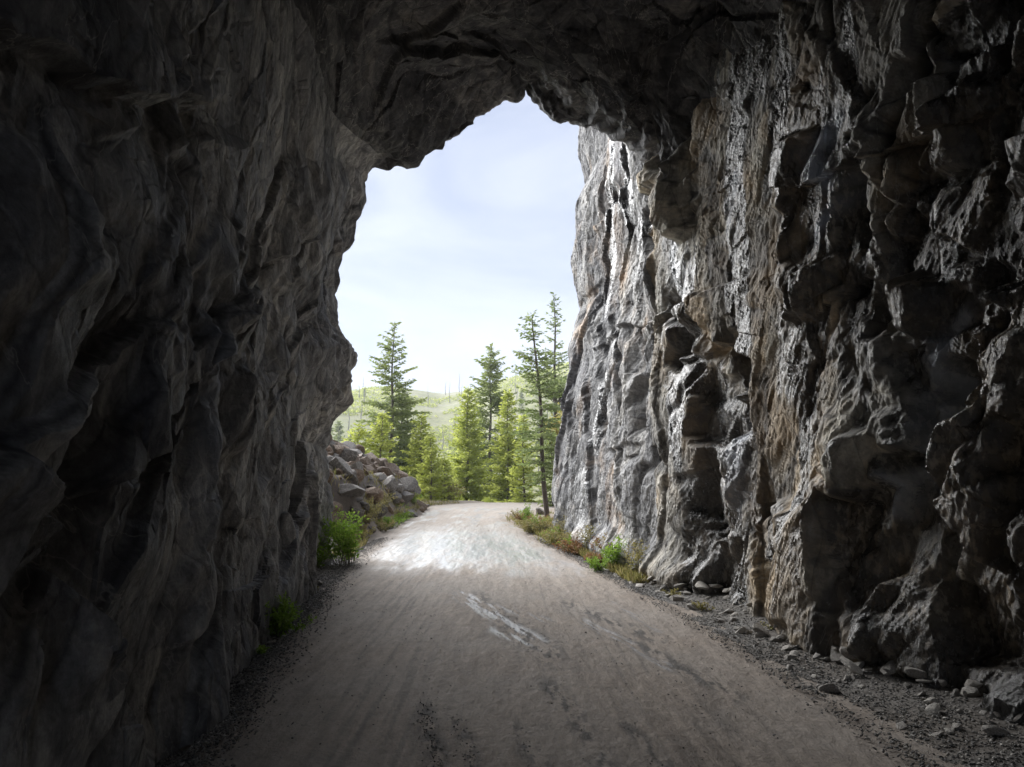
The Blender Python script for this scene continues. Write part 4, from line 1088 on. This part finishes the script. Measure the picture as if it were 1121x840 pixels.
blades('bank_grass', Xv[k_], Yv[k_], 0.06 + 0.16 * NR.rand(k_.sum()), M_grass, 'dry grass along the left verge and on the bank', 6)

# hillside: snags, scattered conifers and shrubs far off
def hz(x, y): return gh(x, y)
GS = 'bare grey dead trees on the far hillside'
for i in range(26):
    Y = rnd.uniform(110, 300)
    px = rnd.choice([rnd.uniform(380, 400), rnd.uniform(455, 520), rnd.uniform(475, 520), rnd.uniform(560, 600)])
    x = (px - 560.5) / F * Y
    H = rnd.uniform(3.5, 9)
    root = empty('dead_tree', (x, Y, hz(x, Y) - 0.3))
    tag(root, ('tall' if H > 7.2 else 'short' if H < 5 else 'mid-sized') + ' bare dead trunk ' + ('high on the slope ' if Y > 210 else 'low on the slope ') + ('left of the tall dark fir' if px < 430 else 'between dark fir and middle firs' if px < 530 else 'right of the middle firs'), 'dead tree', GS)
    zz_ = np.linspace(0, H, 5)
    lst = [(np.stack([0.15 * np.sin(zz_ + i), 0 * zz_, zz_], -1), 0.13 * (1 - zz_ / H) + 0.03, 5)]
    tubes_obj('trunk', lst, M_snag, root)
    lst = []
    for b in range(7):
        zb = H * rnd.uniform(0.3, 0.95); an = rnd.uniform(0, 6.28); l_ = rnd.uniform(0.3, 1.0)
        lst.append((np.array([[0, 0, zb], [math.cos(an) * l_, math.sin(an) * l_, zb + 0.25 * l_]]), np.array([0.035, 0.015]), 3))
    tubes_obj('branches', lst, M_snag, root)
GH = 'small conifers scattered over the far hillside'
hp = [conifer('hill_conifer', (0, 0, 0), 7, 1.5, 0.4, 600 + k, M_fir, 'small dark conifer', GH, dens=0.35, cl=0.5, whorl=0.6, gap=0.05, shape=0.8) for k in range(3)]
first = [True] * 3
for i in range(30):
    Y = rnd.uniform(90, 320); px = rnd.uniform(355, 640)
    if 425 < px < 520 or Y > 240: continue
    x = (px - 560.5) / F * Y; k = i % 3
    if first[k]: r_ = hp[k]; first[k] = False
    else:
        r_ = hp[k].copy(); C.objects.link(r_)
        for ch in hp[k].children:
            c_ = ch.copy(); C.objects.link(c_); c_.parent = r_
    s = rnd.uniform(0.45, 1.15)
    r_.location = (x, Y, hz(x, Y) - 0.2); r_.scale = (s, s, s); r_.rotation_euler = (0, 0, rnd.uniform(0, 6))
    r_['label'] = ('short' if s < 0.7 else 'mid-sized' if s < 0.95 else 'tall') + ' dark conifer on far hillside ' + ('left of the tall dark fir' if px < 430 else 'between dark fir and middle firs' if px < 520 else 'behind the middle firs' if px < 575 else 'beside the cliff edge') + (' near the skyline' if Y > 240 else ' low on the slope' if Y < 150 else '')
# low scrub over the hillside, a mass
n = 16000
Yv = 38 + 300 * NR.rand(n) ** 1.3; pxv = NR.uniform(340, 660, n); Xv = (pxv - 560.5) / F * Yv
k_ = fbm(Xv * 0.06, Yv * 0.04, None, 4, 59) > -0.1
Xv, Yv = Xv[k_], Yv[k_]; n = len(Xv)
rr_ = np.random.RandomState(8)
P = np.stack([Xv, Yv, ground_h(Xv, Yv)], -1)
rep = 7
Pp = np.repeat(P, rep, 0) + rr_.normal(0, 0.35, (n * rep, 3)) * np.array([1, 1, 0.5]) + np.array([0, 0, 0.3])
V = cards(Pp, rr_.normal(0, 1, (n * rep, 3)), rr_.uniform(0.3, 0.8, n * rep), rr_.uniform(0.2, 0.5, n * rep), rr_)
tag(mesh_from('hillside_scrub', V, np.arange(4 * n * rep).reshape(-1, 4), 4, M_firy, None, False, dict(tint=np.repeat(np.repeat(rr_.rand(n), rep), 4))), 'low green and yellowish scrub covering the far hillside', 'scrub', None, 'stuff')

# ------------------------------------------------------------------ thin air haze over the whole place
import bmesh
bm = bmesh.new(); bmesh.ops.create_cube(bm, size=1)
for v in bm.verts: v.co = Vector((v.co.x * 1500, v.co.y * 1100 + 400, v.co.z * 112 + 40))
me = bpy.data.meshes.new('haze'); bm.to_mesh(me); bm.free()
hm = bpy.data.materials.new('haze_air'); hm.use_nodes = True; hm.node_tree.nodes.clear()
ho = hm.node_tree.nodes.new('ShaderNodeOutputMaterial'); hv = hm.node_tree.nodes.new('ShaderNodeVolumePrincipled')
hv.inputs['Color'].default_value = (0.93, 0.96, 1.0, 1); hv.inputs['Density'].default_value = 0.0007; hv.inputs['Anisotropy'].default_value = 0.2
hm.node_tree.links.new(hv.outputs[0], ho.inputs['Volume']); me.materials.append(hm)
hz_o = bpy.data.objects.new('haze', me); C.objects.link(hz_o); hz_o['kind'] = 'stuff'; hz_o['label'] = 'thin pale haze softening the far hillside'
